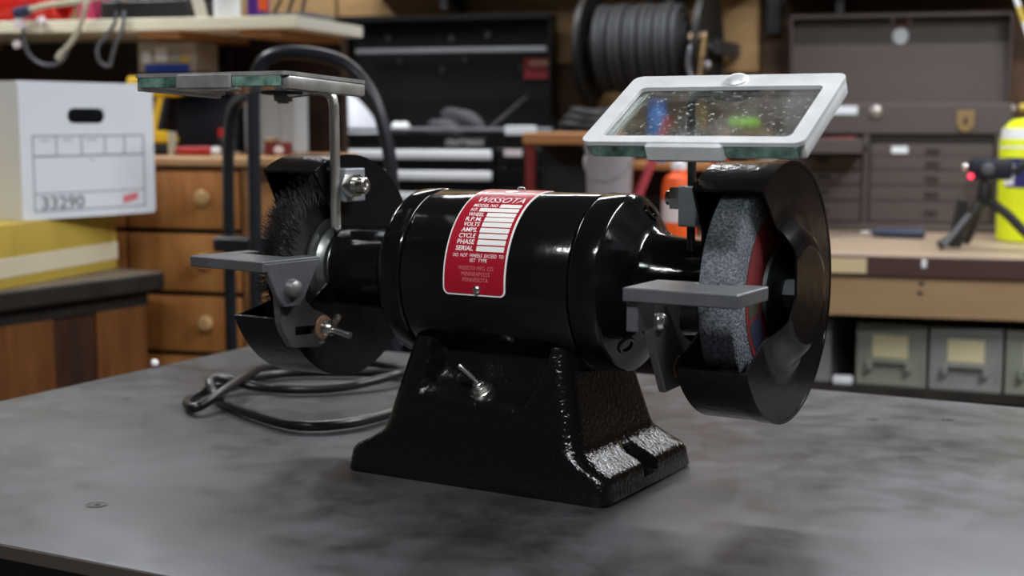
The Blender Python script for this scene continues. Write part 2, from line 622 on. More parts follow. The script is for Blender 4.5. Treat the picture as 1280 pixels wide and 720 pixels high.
for (x, y, r) in ((-0.2497, -0.3028, .0095), (-0.582, 0.057, .006), (0.227, 0.393, .007), (0.300, 0.436, .007)):
    u, v = g2t(x, y)
    MB().lathe([(ZT - .004, 0), (ZT - .004, r), (ZT + .0004, r), (ZT + .0003, r * .90), (ZT - .0012, r * .88), (ZT - .0012, r * .80), (ZT + .0003, r * .78), (ZT + .0002, 0)], 'z', 28, c=(u, v, 0)).build('screw_plug', 'plug_steel', T)
    MB().cyl((u + .001, v, ZT - .003), (u + .001, v, ZT + .0005), r * .28, 10).build('plug_socket', 'matte_black', T)

# ================================================================== BENCH GRINDER
HZ = 0.1855
G = thing('bench_grinder', 'glossy black bench grinder with red nameplate on the steel table', 'bench grinder', (GX, GY, ZT), GYAW)


# --- cast base
def make_base():
    secs = [(0.0, .137, .0925), (.003, .139, .094), (.0115, .1384, .0922), (.0121, .1383, .0921), (.020, .1378, .0905), (.0245, .1345, .0892), (.0265, .131, .0887),
            (.0315, .121, .0873), (.037, .1125, .0858), (.0415, .1065, .0845), (.047, .1045, .0828), (.055, .1025, .0805)]
    z = .055
    while z < .131:
        z += .004
        f = (z - .055) / .07
        secs.append((z, .1025 - .0185 * f, .0805 - .0145 * f))
    n = 240
    verts, faces = [], []
    for (z, hx, hy) in secs:
        rc = .016 if z > .04 else .010 + .006 * z / .04
        rc = min(rc, .016)
        for i in range(n):
            t = i / n * 4
            e, f = int(t), t - int(t)
            # walk the rounded rectangle by angle-free parametrisation
            a = 2 * f - 1
            if e == 0:
                x, y = a * hx, -hy
            elif e == 1:
                x, y = hx, a * hy
            elif e == 2:
                x, y = -a * hx, hy
            else:
                x, y = -hx, -a * hy
            # round the corner
            qx, qy = max(0, abs(x) - (hx - rc)), max(0, abs(y) - (hy - rc))
            if qx > 0 and qy > 0:
                l = math.hypot(qx, qy)
                m_ = max(qx, qy)
                # map the square corner to a circular one
                qx, qy = qx / l * m_, qy / l * m_
                x = math.copysign(hx - rc + qx, x)
                y = math.copysign(hy - rc + qy, y)
            # bolt slots in both feet
            if .012 < z < .0415 and abs(y) < .0145 and abs(x) > .1:
                dep = .112 + .012 * (abs(y) / .0145) ** 4
                x = math.copysign(min(abs(x), dep), x)
            # switch pocket in the front
            if y < 0 and z > .06:
                z_floor = .071 + .014 * max(0, min(1, (-x + .05) / .12)) * 0.4
                s = (z - z_floor) / .022
                s = max(0.0, min(1.0, s))
                s = s * s * (3 - 2 * s)
                lim_l, lim_r = -.060 - .010 * (1 - s), .050 + .020 * min(1, max(0, (z - .075) / .05))
                w_ = max(0.0, min(1.0, (x - lim_l) / .007)) * max(0.0, min(1.0, (lim_r - x) / .012))
                w_ = w_ * w_ * (3 - 2 * w_)
                y += .022 * s * w_
            verts.append((x, y, z))
    k = len(secs)
    for s in range(k - 1):
        for i in range(n):
            j = (i + 1) % n
            faces.append((s * n + i, s * n + j, (s + 1) * n + j, (s + 1) * n + i))
    faces.append(tuple(range(n))[::-1])
    faces.append(tuple((k - 1) * n + i for i in range(n)))
    o = pyobj('cast_base', verts, faces, 'cast_black', G, smooth=40)
    return o


make_base()
# --- motor housing: tube, end bells, necks
c0 = (0, 0, HZ)
MB().lathe([(-.083, 0), (-.083, .0788), (-.0824, .0798), (-.0812, .0803), (.0902, .0803), (.0914, .0798), (.092, .0788), (.092, 0)], 'x', 96, c=c0).build('motor_housing', 'gloss_black', G, smooth=35)
MB().lathe([(-.0842, 0), (-.0842, .0780), (-.0846, .0797), (-.0856, .0808), (-.0872, .0813), (-.104, .0808), (-.107, .0800), (-.109, .0785), (-.1105, .0765), (-.128, .056), (-.131, .050), (-.135, .0455), (-.150, .0425), (-.190, .0410), (-.1975, .0405), (-.1975, 0)], 'x', 96, c=c0).build('end_bell', 'gloss_black', G, smooth=35)
eb = MB().lathe([(.0932, 0), (.0932, .0780), (.0936, .0797), (.0946, .0808), (.0962, .0813), (.1165, .0808), (.1190, .0800), (.1207, .0786), (.1217, .0768), (.1385, .0545), (.141, .0500), (.1450, .0475), (.158, .0445), (.198, .0405), (.1985, 0)], 'x', 96, c=c0).build('end_bell', 'gloss_black', G, smooth=35)
# bolt bosses on the right end bell cone
for a in (97, -52, 147, 215):
    cy, cz = -math.cos(R(a)) * .064, math.sin(R(a)) * .064
    nr = Vector((.82, -math.cos(R(a)) * .57, math.sin(R(a)) * .57)).normalized()
    p = Vector((.131, cy, cz + HZ))
    bb = MB()
    bb.lathe([(-.006, .0090), (.0015, .0088), (.0022, .0080), (.0022, .0058), (-.004, .0055), (-.004, 0)], 'z', 20, Matrix.Translation(p) @ nr.to_track_quat('Z', 'Y').to_matrix().to_4x4())
    bb.build('bolt_hole', 'gloss_black', eb)
# --- shaft
MB().cyl((-.279, 0, HZ), (.280, 0, HZ), .0085, 24).build('shaft', 'dull_steel', G)

# --- nameplate, bent around the housing
PX0, PX1, PA0, PA1 = -.0345, .0315, -7.5, 99.0
PR = .0803
PC = (PX0 + PX1) / 2
NP = None


def wrap(x, ang, h):
    """x along the shaft, angle in degrees up from the front, h above the tube"""
    r = PR + h
    return (x, -r * math.cos(R(ang)), HZ + r * math.sin(R(ang)))


def plate(name, x0, x1, a0, a1, rc, h, m, parent, na=40):
    """rounded plate bent around the cylinder, with thickness h"""
    k = R(1) * PR
    outline = rrect(x0, x1, a0 * k, a1 * k, rc, 5)
    # slice by angle
    L = (a1 - a0) * k
    verts, faces = [], []
    rows = sorted(set([round(p[1], 6) for p in outline] + [a0 * k + L * i / na for i in range(na + 1)]))

    def span(v):
        lo, hi = x0, x1
        for dv in (v - a0 * k, a1 * k - v):
            if dv < rc:
                q = rc - math.sqrt(max(0, rc * rc - (rc - dv) ** 2))
                lo, hi = x0 + q, x1 - q
        return lo, hi
    for v in rows:
        lo, hi = span(v)
        ang = v / k
        verts += [wrap(lo, ang, h), wrap(hi, ang, h), wrap(hi, ang, -.0003), wrap(lo, ang, -.0003)]
    for i in range(len(rows) - 1):
        a, b = i * 4, i * 4 + 4
        for q in range(4):
            w_ = (q + 1) % 4
            faces.append((a + q, a + w_, b + w_, b + q))
    faces += [(0, 1, 2, 3), tuple(len(verts) - 4 + q for q in (3, 2, 1, 0))]
    o = pyobj(name, verts, faces, m, parent, smooth=30)
    bm = bmesh.new()
    bm.from_mesh(o.data)
    bmesh.ops.recalc_face_normals(bm, faces=bm.faces)
    bm.to_mesh(o.data)
    bm.free()
    return o


NP = plate('nameplate', PX0, PX1, PA0, PA1, .006, .0008, 'plate_white', G)
plate('red_field', PX0 + .0016, PX1 - .0016, PA0 + 1.2, PA1 - 1.2, .005, .00115, 'plate_red', NP)


def wrap_text(name, txt, x, ang, size, width=None, m='print_white', shear=0.0, bold=0.0, h=.0014, sp=1.0):
    v, f = text_mesh(txt, size, width, shear, bold, sp)
    k = R(1) * PR
    pyobj(name, [wrap(x + p.x, ang + p.y / k, h) for p in v], f, m, NP)


wrap_text('lettering', 'WISSOTA', .0012, 64.3, .0135, .050, shear=.18)
wrap_text('lettering', 'HIGH', -.0165, 84, .0052, .010)
wrap_text('lettering', 'QUALITY', -.0175, 77.5, .0050, .019)
wrap_text('lettering', 'BALL', .0185, 82.5, .0052, .011)
wrap_text('lettering', 'BEARING', .0175, 76, .0050, .019)
em = MB()
k_ = R(1) * PR
pyobj('emblem', [wrap(-.001 + .0072 * math.cos(2 * PI * i / 20), 80.5 + .0042 * math.sin(2 * PI * i / 20) / k_, .0014) for i in range(20)], [tuple(range(20))], 'print_white', NP)
rows = [('MODEL NO', 57.3, .0045, -.0235, .0020), ('H.P.', 52.9, -.0145, -.0235, -.0165), ('WHEEL', 48.5, -.0037, -.0235, -.0065), ('R.P.M.', 44.4, -.0037, -.0235, -.0065),
        ('VOLTS', 40.2, -.0037, -.0235, -.0065), ('AMPS.', 35.9, -.0037, -.0235, -.0065), ('CYCLE', 31.6, -.0030, -.0240, -.0065), ('PHASE', 27.3, -.0025, -.0240, -.0060), ('SERIAL', 22.9, -.0022, -.0240, -.0055)]
for txt, a, bx0, t0, t1 in rows:
    wrap_text('lettering', txt, (t0 + t1) / 2, a, .0062, t1 - t0, bold=.0001)
    plate('blank_field', bx0, .0268, a - 1.72, a + 1.72, .0004, .0014, 'plate_white', NP, na=2)
wrap_text('lettering', 'DO  NOT  WHEELS  EXCEED  TO', .0012, 18.3, .0046, .053)
wrap_text('lettering', 'SET  TYPE', .002, 15.2, .0044, .018)
wrap_text('lettering', 'WISSOTA MFG. CO.', .0005, 10.2, .0054, .038, 'print_faint')
wrap_text('lettering', 'MINNEAPOLIS', .0005, 6.5, .0054, .030, 'print_faint')
wrap_text('lettering', 'MINNESOTA', .0005, 2.8, .0054, .027, 'print_faint')
for a, x in ((-3.4, .0015), (93.5, -.0015)):
    p = Vector(wrap(x, a, .0008))
    n = Vector((0, -math.cos(R(a)), math.sin(R(a))))
    MB().lathe([(0, .0042), (.0012, .0040), (.0024, .0030), (.0030, .0014), (.0031, 0)], 'z', 20, Matrix.Translation(p) @ n.to_track_quat('Z', 'Y').to_matrix().to_4x4()).build('rivet', 'bright_steel', NP)

# --- toggle switch on the ledge of the pocket
sw0 = Vector((-.003, -.066, .086))
sn = Vector((-.10, -.52, .85)).normalized()
smx = Matrix.Translation(sw0) @ sn.to_track_quat('Z', 'Y').to_matrix().to_4x4()
SW = MB().lathe([(-.010, .0115), (.0012, .0115), (.0018, .0108), (.0018, 0)], 'z', 28, smx).build('toggle_switch', 'bright_steel', G)
t = MB()
t.lathe([(.0018, .0078), (.0048, .0078), (.0052, .0070), (.0052, 0)], 'z', 6, smx)
t.lathe([(.005, .0052), (.0095, .0052), (.0100, .0046), (.0100, 0)], 'z', 20, smx)
t.build('switch_nut', 'bright_steel', SW)
lv = Vector((-.72, -.20, .66)).normalized()
a0 = sw0 + sn * .009
lever = MB()
lever.tube([a0, a0 + lv * .006, a0 + lv * .017, a0 + lv * .0215, a0 + lv * .0235, a0 + lv * .0245], .002, 12, radii=[.0018, .0019, .0026, .0030, .0026, .0012])
lever.build('switch_lever', 'bright_steel', SW)


# --- wheel guards
def guard_disc(mb, x, Rr, cut, dome=None, out=1, rings=14, seg=120, thick=.002):
    """a disc across the shaft at x, with the opening polygon `cut` (y, z about the shaft) removed"""
    t = bmesh.new()
    rad = [Rr * i / rings for i in range(1, rings + 1)]
    c = t.verts.new((0, 0, 0))
    prev = None
    for r in rad:
        rg = [t.verts.new((0, -r * math.cos(2 * PI * i / seg), r * math.sin(2 * PI * i / seg))) for i in range(seg)]
        for i in range(seg):
            j = (i + 1) % seg
            if prev is None:
                t.faces.new((c, rg[i], rg[j]))
            else:
                t.faces.new((prev[i], rg[i], rg[j], prev[j]))
        prev = rg
    inner = cut
    for (p, q) in zip(inner[:-1], inner[1:]):
        d = Vector((0, q[0] - p[0], q[1] - p[1]))
        nrm = d.cross(Vector((1, 0, 0)))
        bmesh.ops.bisect_plane(t, geom=t.verts[:] + t.edges[:] + t.faces[:], plane_co=(0, p[0], p[1]), plane_no=nrm, dist=1e-6)
    poly = list(inner) + [(-.3, inner[-1][1] * 2.2), (-.3, inner[0][1] * 2.2)]

    def inside(y, z):
        r = False
        for i in range(len(poly)):
            (a, b), (c_, d_) = poly[i], poly[i - 1]
            if (b > z) != (d_ > z) and y < (c_ - a) * (z - b) / (d_ - b) + a:
                r = not r
        return r
    dead = [f for f in t.faces if inside(f.calc_center_median().y, f.calc_center_median().z)]
    bmesh.ops.delete(t, geom=dead, context='FACES')
    for v in t.verts:
        h = 0.0
        r = math.hypot(v.co.y, v.co.z)
        if dome:
            ro, ri, hh = dome
            s = max(0.0, min(1.0, (ro - r) / (ro - ri)))
            h = hh * (s * s * (3 - 2 * s))
        v.co.x = x + out * h
        v.co.z += HZ
    bmesh.ops.recalc_face_normals(t, faces=t.faces)
    bmesh.ops.solidify(t, geom=t.faces[:], thickness=thick)
    mb._join(t)
    return mb


def rim(mb, xa, xb, Rr, phi0, phi1, thick=.003, n=120):
    """curved band from phi0 (upper lip) over the back to phi1 (lower lip), degrees up from the front"""
    t = bmesh.new()
    L = []
    prof = [(xa, Rr), (xb, Rr), (xb, Rr - thick), (xa, Rr - thick)]
    for i in range(n + 1):
        a = R(phi0 + (phi1 - phi0) * i / n)
        L.append([t.verts.new((x, -r * math.cos(a), HZ + r * math.sin(a))) for x, r in prof])
    for p, q in zip(L[:-1], L[1:]):
        for k in range(4):
            l = (k + 1) % 4
            t.faces.new((p[k], p[l], q[l], q[k]))
    t.faces.new(L[0])
    t.faces.new(L[-1][::-1])
    bmesh.ops.recalc_face_normals(t, faces=t.faces)
    mb._join(t)


GR = .1125
cutR = [(-.0661, .0910), (-.030, .053), (-.030, .000), (-.052, -.031), (-.0974, -.0563)]
g = MB()
rim(g, .203, .2535, GR - .0012, 54, 330)
guard_disc(g, .2045, GR - .0014, [(-.0661, .0910), (-.044, .052), (-.044, -.030), (-.0974, -.0563)], rings=10)
WG = g.build('wheel_guard', 'rough_black', G, smooth=35)
g = MB()
rim(g, .2525, .266, GR, 54, 330)
guard_disc(g, .2655, GR, cutR, dome=(.070, .044, .017), out=1, rings=20, seg=144)
g.build('guard_cover', 'guard_black', WG, smooth=35)
# left guard
cutL = [(-.0563, .0974), (-.030, .055), (-.018, .010), (-.034, -.012), (-.069, -.032), (-.1036, -.0440)]
g = MB()
rim(g, -.265, -.200, GR, 60, 337)
GL = g.build('wheel_guard', 'rough_black', G, smooth=35)
g = MB()
guard_disc(g, -.2015, GR - .0004, cutL, rings=12)
g.build('guard_side_plate', 'guard_black', GL, smooth=35)
g = MB()
guard_disc(g, -.2645, GR - .0004, [(-.0563, .0974), (-.030, .050), (-.030, -.030), (-.1036, -.0440)], rings=10)
g.build('guard_side_plate', 'guard_black', GL, smooth=35)

# --- grinding wheel (right)
g = MB()
g.lathe([(.2225, .012), (.2225, .0960), (.2240, .0985), (.2262, .0998), (.2490, .0998), (.2515, .0985), (.2530, .0960), (.2530, .012)], 'x', 96, c=c0)
GW = g.build('grinding_wheel', 'stone', G, smooth=40)
MB().lathe([(.2531, .012), (.2536, .012), (.2536, .070), (.2531, .070)], 'x', 64, c=c0).build('paper_washer', 'blotter_red', GW)
for a0, a1, m_ in ((170, 200, 'print_blue'), (204, 222, 'print_green'), (80, 110, 'print_blue')):
    vv, ff = [], []
    for i in range(9):
        a = R(a0 + (a1 - a0) * i / 8 + 140)
        for r in (.042, .064):
            vv.append((.2538, r * -math.cos(a), HZ + r * math.sin(a)))
    ff = [(2 * i, 2 * i + 1, 2 * i + 3, 2 * i + 2) for i in range(8)]
    pyobj('printed_patch', vv, ff, m_, GW)
MB().lathe([(.2537, .009), (.2537, .035), (.2570, .0345), (.2620, .022), (.2640, .010), (.2640, .0)], 'x', 48, c=c0).build('wheel_flange', 'flange_grey', GW)
g = MB()
g.hexnut((.264, 0, HZ), (.276, 0, HZ), .0135)
g.build('spindle_nut', 'dull_steel', GW)

# --- wire wheel (left)
WW = MB().lathe([(-.2205, .010), (-.2205, .066), (-.223, .080), (-.227, .084), (-.239, .084), (-.243, .080), (-.2455, .066), (-.2455, .010)], 'x', 64, c=c0).build('wire_wheel', 'brush_core', G)
vv, ff = [], []
rnd = random.Random(3)
for i in range(9000):
    a = rnd.uniform(0, 2 * PI)
    x = rnd.triangular(-.249, -.215, -.232)
    r0 = .058
    r1 = rnd.uniform(.084, .0945) if rnd.random() < .93 else rnd.uniform(.0945, .099)
    da = rnd.uniform(-.13, .13)
    xx = x + rnd.uniform(-.004, .004) * 1.4
    wd_ = .00026
    ps = []
    for tt in (0, .55, 1.0):
        r = r0 + (r1 - r0) * tt
        aa = a + da * tt * tt
        xs = x * .6 - .232 * .4 if tt == 0 else (x + (xx - x) * tt)
        ps.append((xs, aa, r))
    b = len(vv)
    for (xs, aa, r) in ps:
        for s in (-1, 1):
            vv.append((xs + s * wd_, -r * math.cos(aa + s * wd_ / r), HZ + r * math.sin(aa + s * wd_ / r)))
    ff += [(b, b + 1, b + 3, b + 2), (b + 2, b + 3, b + 5, b + 4)]
br = pyobj('bristles', vv, ff, 'wire_dark', WW)
br['kind'] = 'stuff'
MB().lathe([(-.2175, .010), (-.2175, .0500), (-.2135, .0515), (-.2120, .0480), (-.2125, .0420), (-.2090, .0400), (-.2060, .0370), (-.2060, .031), (-.2040, .030), (-.2030, .010)], 'x', 64, c=c0).build('wheel_flange', 'flange_grey', WW)


# --- tool rests
def rest_plate(poly, z0, z1, mx=None):
    return MB().prism(poly, z0, z1, mx, bev=.0010)


# right rest
TRR = rest_plate([(.198, -.186), (.292, -.186), (.292, -.122), (.2685, -.122), (.2685, -.134), (.2350, -.134), (.2350, -.122), (.1980, -.122)], .194, .205).build('tool_rest', 'dull_steel', G, smooth=20)
MB().box(.199, .209, -.181, -.150, .170, .194, .001).build('rest_lug', 'dull_steel', TRR)
armR = [(-.128, .193), (-.130, .160), (-.101, .109), (-.060, .110), (-.036, .124), (-.036, .139), (-.060, .149), (-.074, .160), (-.076, .193)]
MB().prism(armR, .1905, .1975, bev=.001, axis='x').build('rest_arm', 'bracket_steel', TRR, smooth=20)
MB().lathe([(0, .0075), (.002, .0074), (.005, .0055), (.0062, .002), (.0063, 0)], 'x', 20, c=(.1975, -.1150, .170)).build('rest_rivet', 'bright_steel', TRR)
MB().lathe([(0, .0095), (.0016, .0095), (.0016, 0)], 'x', 24, c=(.1975, -.077, .127)).build('rest_washer', 'rust', TRR)
t = MB()
t.hexnut((.1990, -.077, .127), (.2035, -.077, .127), .0075)
t.build('rest_bolt', 'bracket_steel', TRR)
# left rest, turned a little
TRL = rest_plate([(-.052, -.0365), (.052, -.0365), (.052, .0365), (.030, .0365), (.030, .011), (-.032, .011), (-.032, .0365), (-.052, .0365)], -.0105, 0,
                 Matrix.Translation((-.2325, -.109, .2025)) @ Matrix.Rotation(R(-7.5), 4, 'Z')).build('tool_rest', 'dull_steel', G, smooth=20)
lmx = Matrix.Translation((-.2325, -.109, .2025)) @ Matrix.Rotation(R(-7.5), 4, 'Z')
lug = [(-.0355, .0), (.0365, .0), (.0165, -.034), (.008, -.043), (-.010, -.043), (-.0185, -.034)]
MB().prism([(u, v - .002) for u, v in lug], .0455, .0525, lmx, bev=.001, axis='x').build('rest_lug', 'dull_steel', TRL, smooth=20)
# arm with a long slot: built as two loops of equal count
slot = []


def dense(poly, n):
    """resample a closed loop to n points"""
    P = [Vector(p) for p in poly]
    seg = [(P[(i + 1) % len(P)] - P[i]).length for i in range(len(P))]
    L = sum(seg)
    out = []
    for k in range(n):
        d = L * k / n
        i = 0
        while d > seg[i] and i < len(seg) - 1:
            d -= seg[i]
            i += 1
        out.append(tuple(P[i].lerp(P[(i + 1) % len(P)], d / seg[i])))
    return out


def align(outer, inner):
    """rotate the inner loop so that spokes do not cross"""
    co = Vector((sum(p[0] for p in inner) / len(inner), sum(p[1] for p in inner) / len(inner)))

    def by_angle(lp):
        return sorted(lp, key=lambda p: math.atan2(p[1] - co.y, p[0] - co.x))
    return by_angle(outer), by_angle(inner)


low = [(-0.1223, 0.1414), (-0.0523, 0.1409), (-0.0478, 0.1279), (-0.0618, 0.1109), (-0.1058, 0.1159), (-0.1188, 0.1329)]
hole = [(-0.1013, 0.1354), (-0.0698, 0.1334), (-0.0698, 0.1244), (-0.1013, 0.1264)]
lo_, hi_ = align(dense(low, 72), dense(hole, 72))
t = MB()
t.ring(lo_, hi_, -.1975, -.1905, axis='x')
t.prism([(-0.1278, 0.1879), (-0.0858, 0.1909), (-0.0848, 0.1589), (-0.0738, 0.1499), (-0.0523, 0.1409), (-0.1223, 0.1414)], -.1975, -.1905, axis='x')
t.build('rest_arm', 'bracket_steel', TRL, smooth=20)
pr = lmx @ Vector((.0525, -.001, -.028))
q_ = Matrix.Translation(pr) @ Matrix.Rotation(R(-7.5), 4, 'Z')
MB().lathe([(-.006, .0095), (.002, .0095), (.0062, .0078), (.0085, .0040), (.0090, 0)], 'x', 24, q_).build('rest_rivet', 'bracket_steel', TRL)
MB().lathe([(0, .0125), (.0022, .0122), (.0022, 0)], 'x', 28, c=(-.1905, -.0585, .1290)).build('rest_washer', 'rust', TRL)
WBo = Vector((-.188, -.0585, .1290))
wbm = MB()
wbm.lathe([(0, .0085), (.007, .0078), (.010, .0060), (.010, 0)], 'x', 20, c=WBo)
wing = [(0, -.006), (.012, -.0085), (.017, -.005), (.015, .004), (.0085, .0055), (0, .0055)]
for s, ang in ((1, 40), (-1, 40)):
    mxw = Matrix.Translation(WBo + Vector((.002, 0, 0))) @ Matrix.Rotation(R(ang if s > 0 else ang + 180), 4, 'X')
    wbm.prism([(u * .9 + .004, v * .55 + .005) for u, v in wing], -.0016, .0016, mxw @ Matrix(((0, 0, 1, 0), (1, 0, 0, 0), (0, 1, 0, 0), (0, 0, 0, 1))) @ Matrix.Rotation(R(90), 4, 'X'))
wbm.build('wing_nut', 'bright_steel', TRL)
MB().cyl(WBo + Vector((.004, 0, 0)), WBo + Vector((.030, .001, -.005)), .0036, 14).build('rest_bolt', 'bright_steel', TRL)


# --- eye shields
def eye_shield(W, D, mx, m, back, side_l, side_r):
    """local frame: u 0..W along the shaft, v 0..D from the front edge to the back, top face at 0"""
    tp = .0035
    outer = rrect(0, W, 0, D, .008, 5)
    inner = rrect(side_l, W - side_r, .010, D - back, .005, 5)
    s = MB()
    s.ring(outer, inner, -tp, 0, mx)
    s.box(0, side_l * .55, .006, D - .004, -.016, -tp, .001, mx=mx)
    s.box(W - side_r * .5, W, .004, D - .004, -.016, -tp, .0025, 2, mx=mx)
    s.box(.006, W - .006, D - .006, D, -.010, -tp, .001, mx=mx)
    # rolled lip holding the glass, centre of the front edge
    s.prism([(W * .30, -.0025), (W * .665, -.0025), (W * .655, .002), (W * .31, .002)], -.0165, -.0005, mx, bev=.0025)
    s.box(W * .31, W * .655, .0, .016, -.0165, -.0135, .0008, mx=mx)
    s.box(side_l * .3, side_l * 1.3, .012, D - .01, -.0130, -.0105, .0008, mx=mx)
    s.box(W - side_r * .9, W - side_r * .3, .012, D - .01, -.0130, -.0105, .0008, mx=mx)
    F = s.build('eye_shield', m, G, smooth=30)
    MB().box(side_l * .6, W - side_r * .4, .0015, D - back * .35, -.0120, -.0040, .0004, mx=mx).build('glass_pane', 'shield_glass', F)
    for u0, u1 in ((side_l * .62, W * .305), (W * .66, W - side_r * .42)):
        MB().box(u0, u1, .0002, .0022, -.0135, -.0042, .0006, mx=mx).build('glass_edge', 'glass_rim', F)
    b = MB()
    b.lathe([(0, .0098), (.0012, .0096), (.0034, .0070), (.0044, .003), (.0045, 0)], 'z', 24, mx @ Matrix.Translation((W * .515, D - back * .5, 0)))
    b.build('shield_bolt', 'zinc', F)
    b = MB()
    b.cyl(mx @ Vector((W * .515, D - back * .5, -.022)), mx @ Vector((W * .515, D - back * .5, -.003)), .0058, 12)
    b.hexnut(mx @ Vector((W * .515, D - back * .5, -.020)), mx @ Vector((W * .515, D - back * .5, -.0135)), .0095)
    b.build('shield_nut', 'bracket_steel', F)
    MB().lathe([(-.0135, .006), (-.0135, .021), (-.0112, .023), (-.0095, .021), (-.0095, .006)], 'z', 28, mx @ Matrix.Translation((W * .515, D - back * .5, 0))).build('shield_washer', 'matte_black', F)
    return F


ta = math.atan2(.052, .100)
mxR = Matrix.Translation((.152, -.170, .3155)) @ Matrix.Rotation(ta, 4, 'X')
SR = eye_shield(.181, .1145, mxR, 'shield_paint', .021, .0145, .0125)
nb = mxR @ Vector((.181 * .515, .1145 - .0155, -.0105))
rodR = [(.1945, -.0475, .222), (.1945, -.0475, .30), (.1945, -.0480, .335), (.196, -.049, .344), (.201, -.052, .3485), (.212, -.058, .350), (nb.x - .006, nb.y, nb.z - .001), (nb.x + .008, nb.y, nb.z)]
MB().tube(spline(rodR, 6), .0036, 12).build('shield_rod', 'matte_black', SR)
t = MB().box(.1865, .2028, -.0575, -.036, .243, .277, .001)
t.build('clamp_block', 'clamp_grey', SR)
t = MB()
t.hexnut((.1865, -.0485, .2665), (.1775, -.0485, .2665), .0105)
t.cyl((.178, -.0485, .2665), (.173, -.0485, .2665), .0060, 14)
t.build('clamp_bolt', 'bright_steel', SR)
mxL = Matrix.Translation((-.336, -.160, .3760)) @ Matrix.Rotation(-math.atan2(.006, .12), 4, 'X')
SL = eye_shield(.189, .122, mxL, 'shield_tarnish', .031, .014, .018)
nb = mxL @ Vector((.189 * .515, .122 - .0155, -.0105))
rodL = [(-.1915, -.0345, .227), (-.1915, -.0345, .27), (-.1915, -.0345, .338), (-.1918, -.0350, .348), (-.1940, -.0360, .3560), (-.201, -.039, .3605), (-.212, -.044, .3610), (nb.x + .004, nb.y, nb.z - .002), (nb.x - .010, nb.y + .001, nb.z - .002)]
MB().tube(spline(rodL, 6), .0050, 12).build('shield_rod', 'rod_steel', SL)
MB().box(-.1995, -.1830, -.0290, .004, .2515, .2845, .001).build('clamp_block', 'clamp_grey', SL)
t = MB()
t.hexnut((-.183, -.023, .2680), (-.1735, -.023, .2680), .0125)
t.lathe([(-.1735, .0080), (-.163, .0080), (-.1623, .0070), (-.1623, .0040), (-.1645, .0036), (-.1645, 0)], 'x', 18, c=(0, -.023, .2680))
t.build('clamp_bolt', 'bright_steel', SL)

# --- power cord lying in two loops on the table
cz = .0074
cord = [(-.03, .075, .035), (-.04, .12, .02), (-.10, .20, cz), (-.22, .31, cz), (-.34, .335, cz), (-.44, .300, cz), (-.500, .258, cz), (-.515, .20, cz), (-.512, .14, cz), (-.4916, .0743, cz), (-.466, .0393, cz),
        (-.439, .0286, cz + .002), (-.452, .085, cz + .010), (-.500, .190, cz + .012), (-.535, .26, cz + .004), (-.53, .33, cz), (-.46, .375, cz), (-.38, .355, cz), (-.350, .291, cz + .006), (-.377, .2186, cz),
        (-.418, .1763, cz), (-.470, .165, cz), (-.505, .141, cz + .011), (-.498, .112, cz + .011), (-.453, .080, cz), (-.376, .040, cz), (-.286, .0143, cz), (-.245, .050, cz), (-.235, .12, cz), (-.24, .21, cz), (-.26, .30, cz), (-.29, .40, cz)]
MB().tube(spline(cord, 7), .0056, 12).build('power_cord', 'cord_rubber', G)

# ================================================================== LEFT SIDE: bench, yellow case, white box
LB = thing('side_bench', 'brown wooden side bench with dark worn edge left of the steel table', 'bench', (-1.451, 2.576, 0), R(-15))
MB().box(-.75, 0, -1.25, 0, .905, .930, .004, 2).build('bench_top', 'worn_top', LB)
MB().box(-.74, .004, -1.24, .004, .893, .9275, .003).build('edge_strip', 'worn_edge', LB)
MB().box(-.72, -.022, -1.2, -.02, .862, .893).build('under_rail', 'worn_edge', LB)
y = -.024
for k, wdt in enumerate((.135, .105, .15, .12, .15, .13, .15, .12)):
    MB().box(-.045, -.022 - (.006 if k % 2 else 0), y - wdt + .003, y, .04, .861, .0015).build('plank', 'walnut_dark' if k in (1, 5) else 'walnut', LB)
    y -= wdt
MB().box(-.70, -.05, -.05, -.03, .04, .861).build('end_panel', 'walnut', LB)
for yy in (-.11, -1.16):
    for xx in (-.68, -.11):
        MB().box(xx, xx + .06, yy, yy + .06, 0, .86).build('leg', 'walnut_dark', LB)

YC = thing('yellow_case', 'flat yellow case with white stripe under the white box', 'case', (-1.563, 2.02, .930))
MB().box(-.40, 0, 0, .575, 0, .117, .004, 2).build('case_body', 'case_yellow', YC)
MB().box(-.401, .001, -.001, .576, .020, .056, .001).build('white_band', 'case_white', YC)
MB().box(-.4008, .0008, .225, .228, .010, .110).build('seam', 'case_yellow', YC)

# white storage box: local y along the visible face, x into the box to the left
WB = thing('storage_box', 'white cardboard file storage box with handle hole and printed form', 'box', (-1.581, 2.301, 1.0475), R(-19.4))
FW, FH, FL = .318, .2585, .39
outer = rrect(0, FW, 0, FH, .0015, 5)
hole = rrect(.108, .196, .180, .209, .0143, 5)
lo_, hi_ = align(dense(outer, 96), dense(hole, 96))
t = MB()
t.ring(lo_, hi_, -.004, 0, axis='x')
t.box(-FL, -FL + .004, 0, FW, 0, FH)
t.box(-FL + .004, -.004, 0, .004, 0, FH)
t.box(-FL + .004, -.004, FW - .004, FW, 0, FH)
t.box(-FL + .004, -.004, .004, FW - .004, 0, .004)
t.box(-FL + .004, -.004, .004, FW - .004, FH - .004, FH)
t.build('carton', 'box_white', WB, smooth=0)
t = MB()


def ln(y0, y1, z0, z1):
    t.box(.0, .0008, y0, y1, z0, z1)


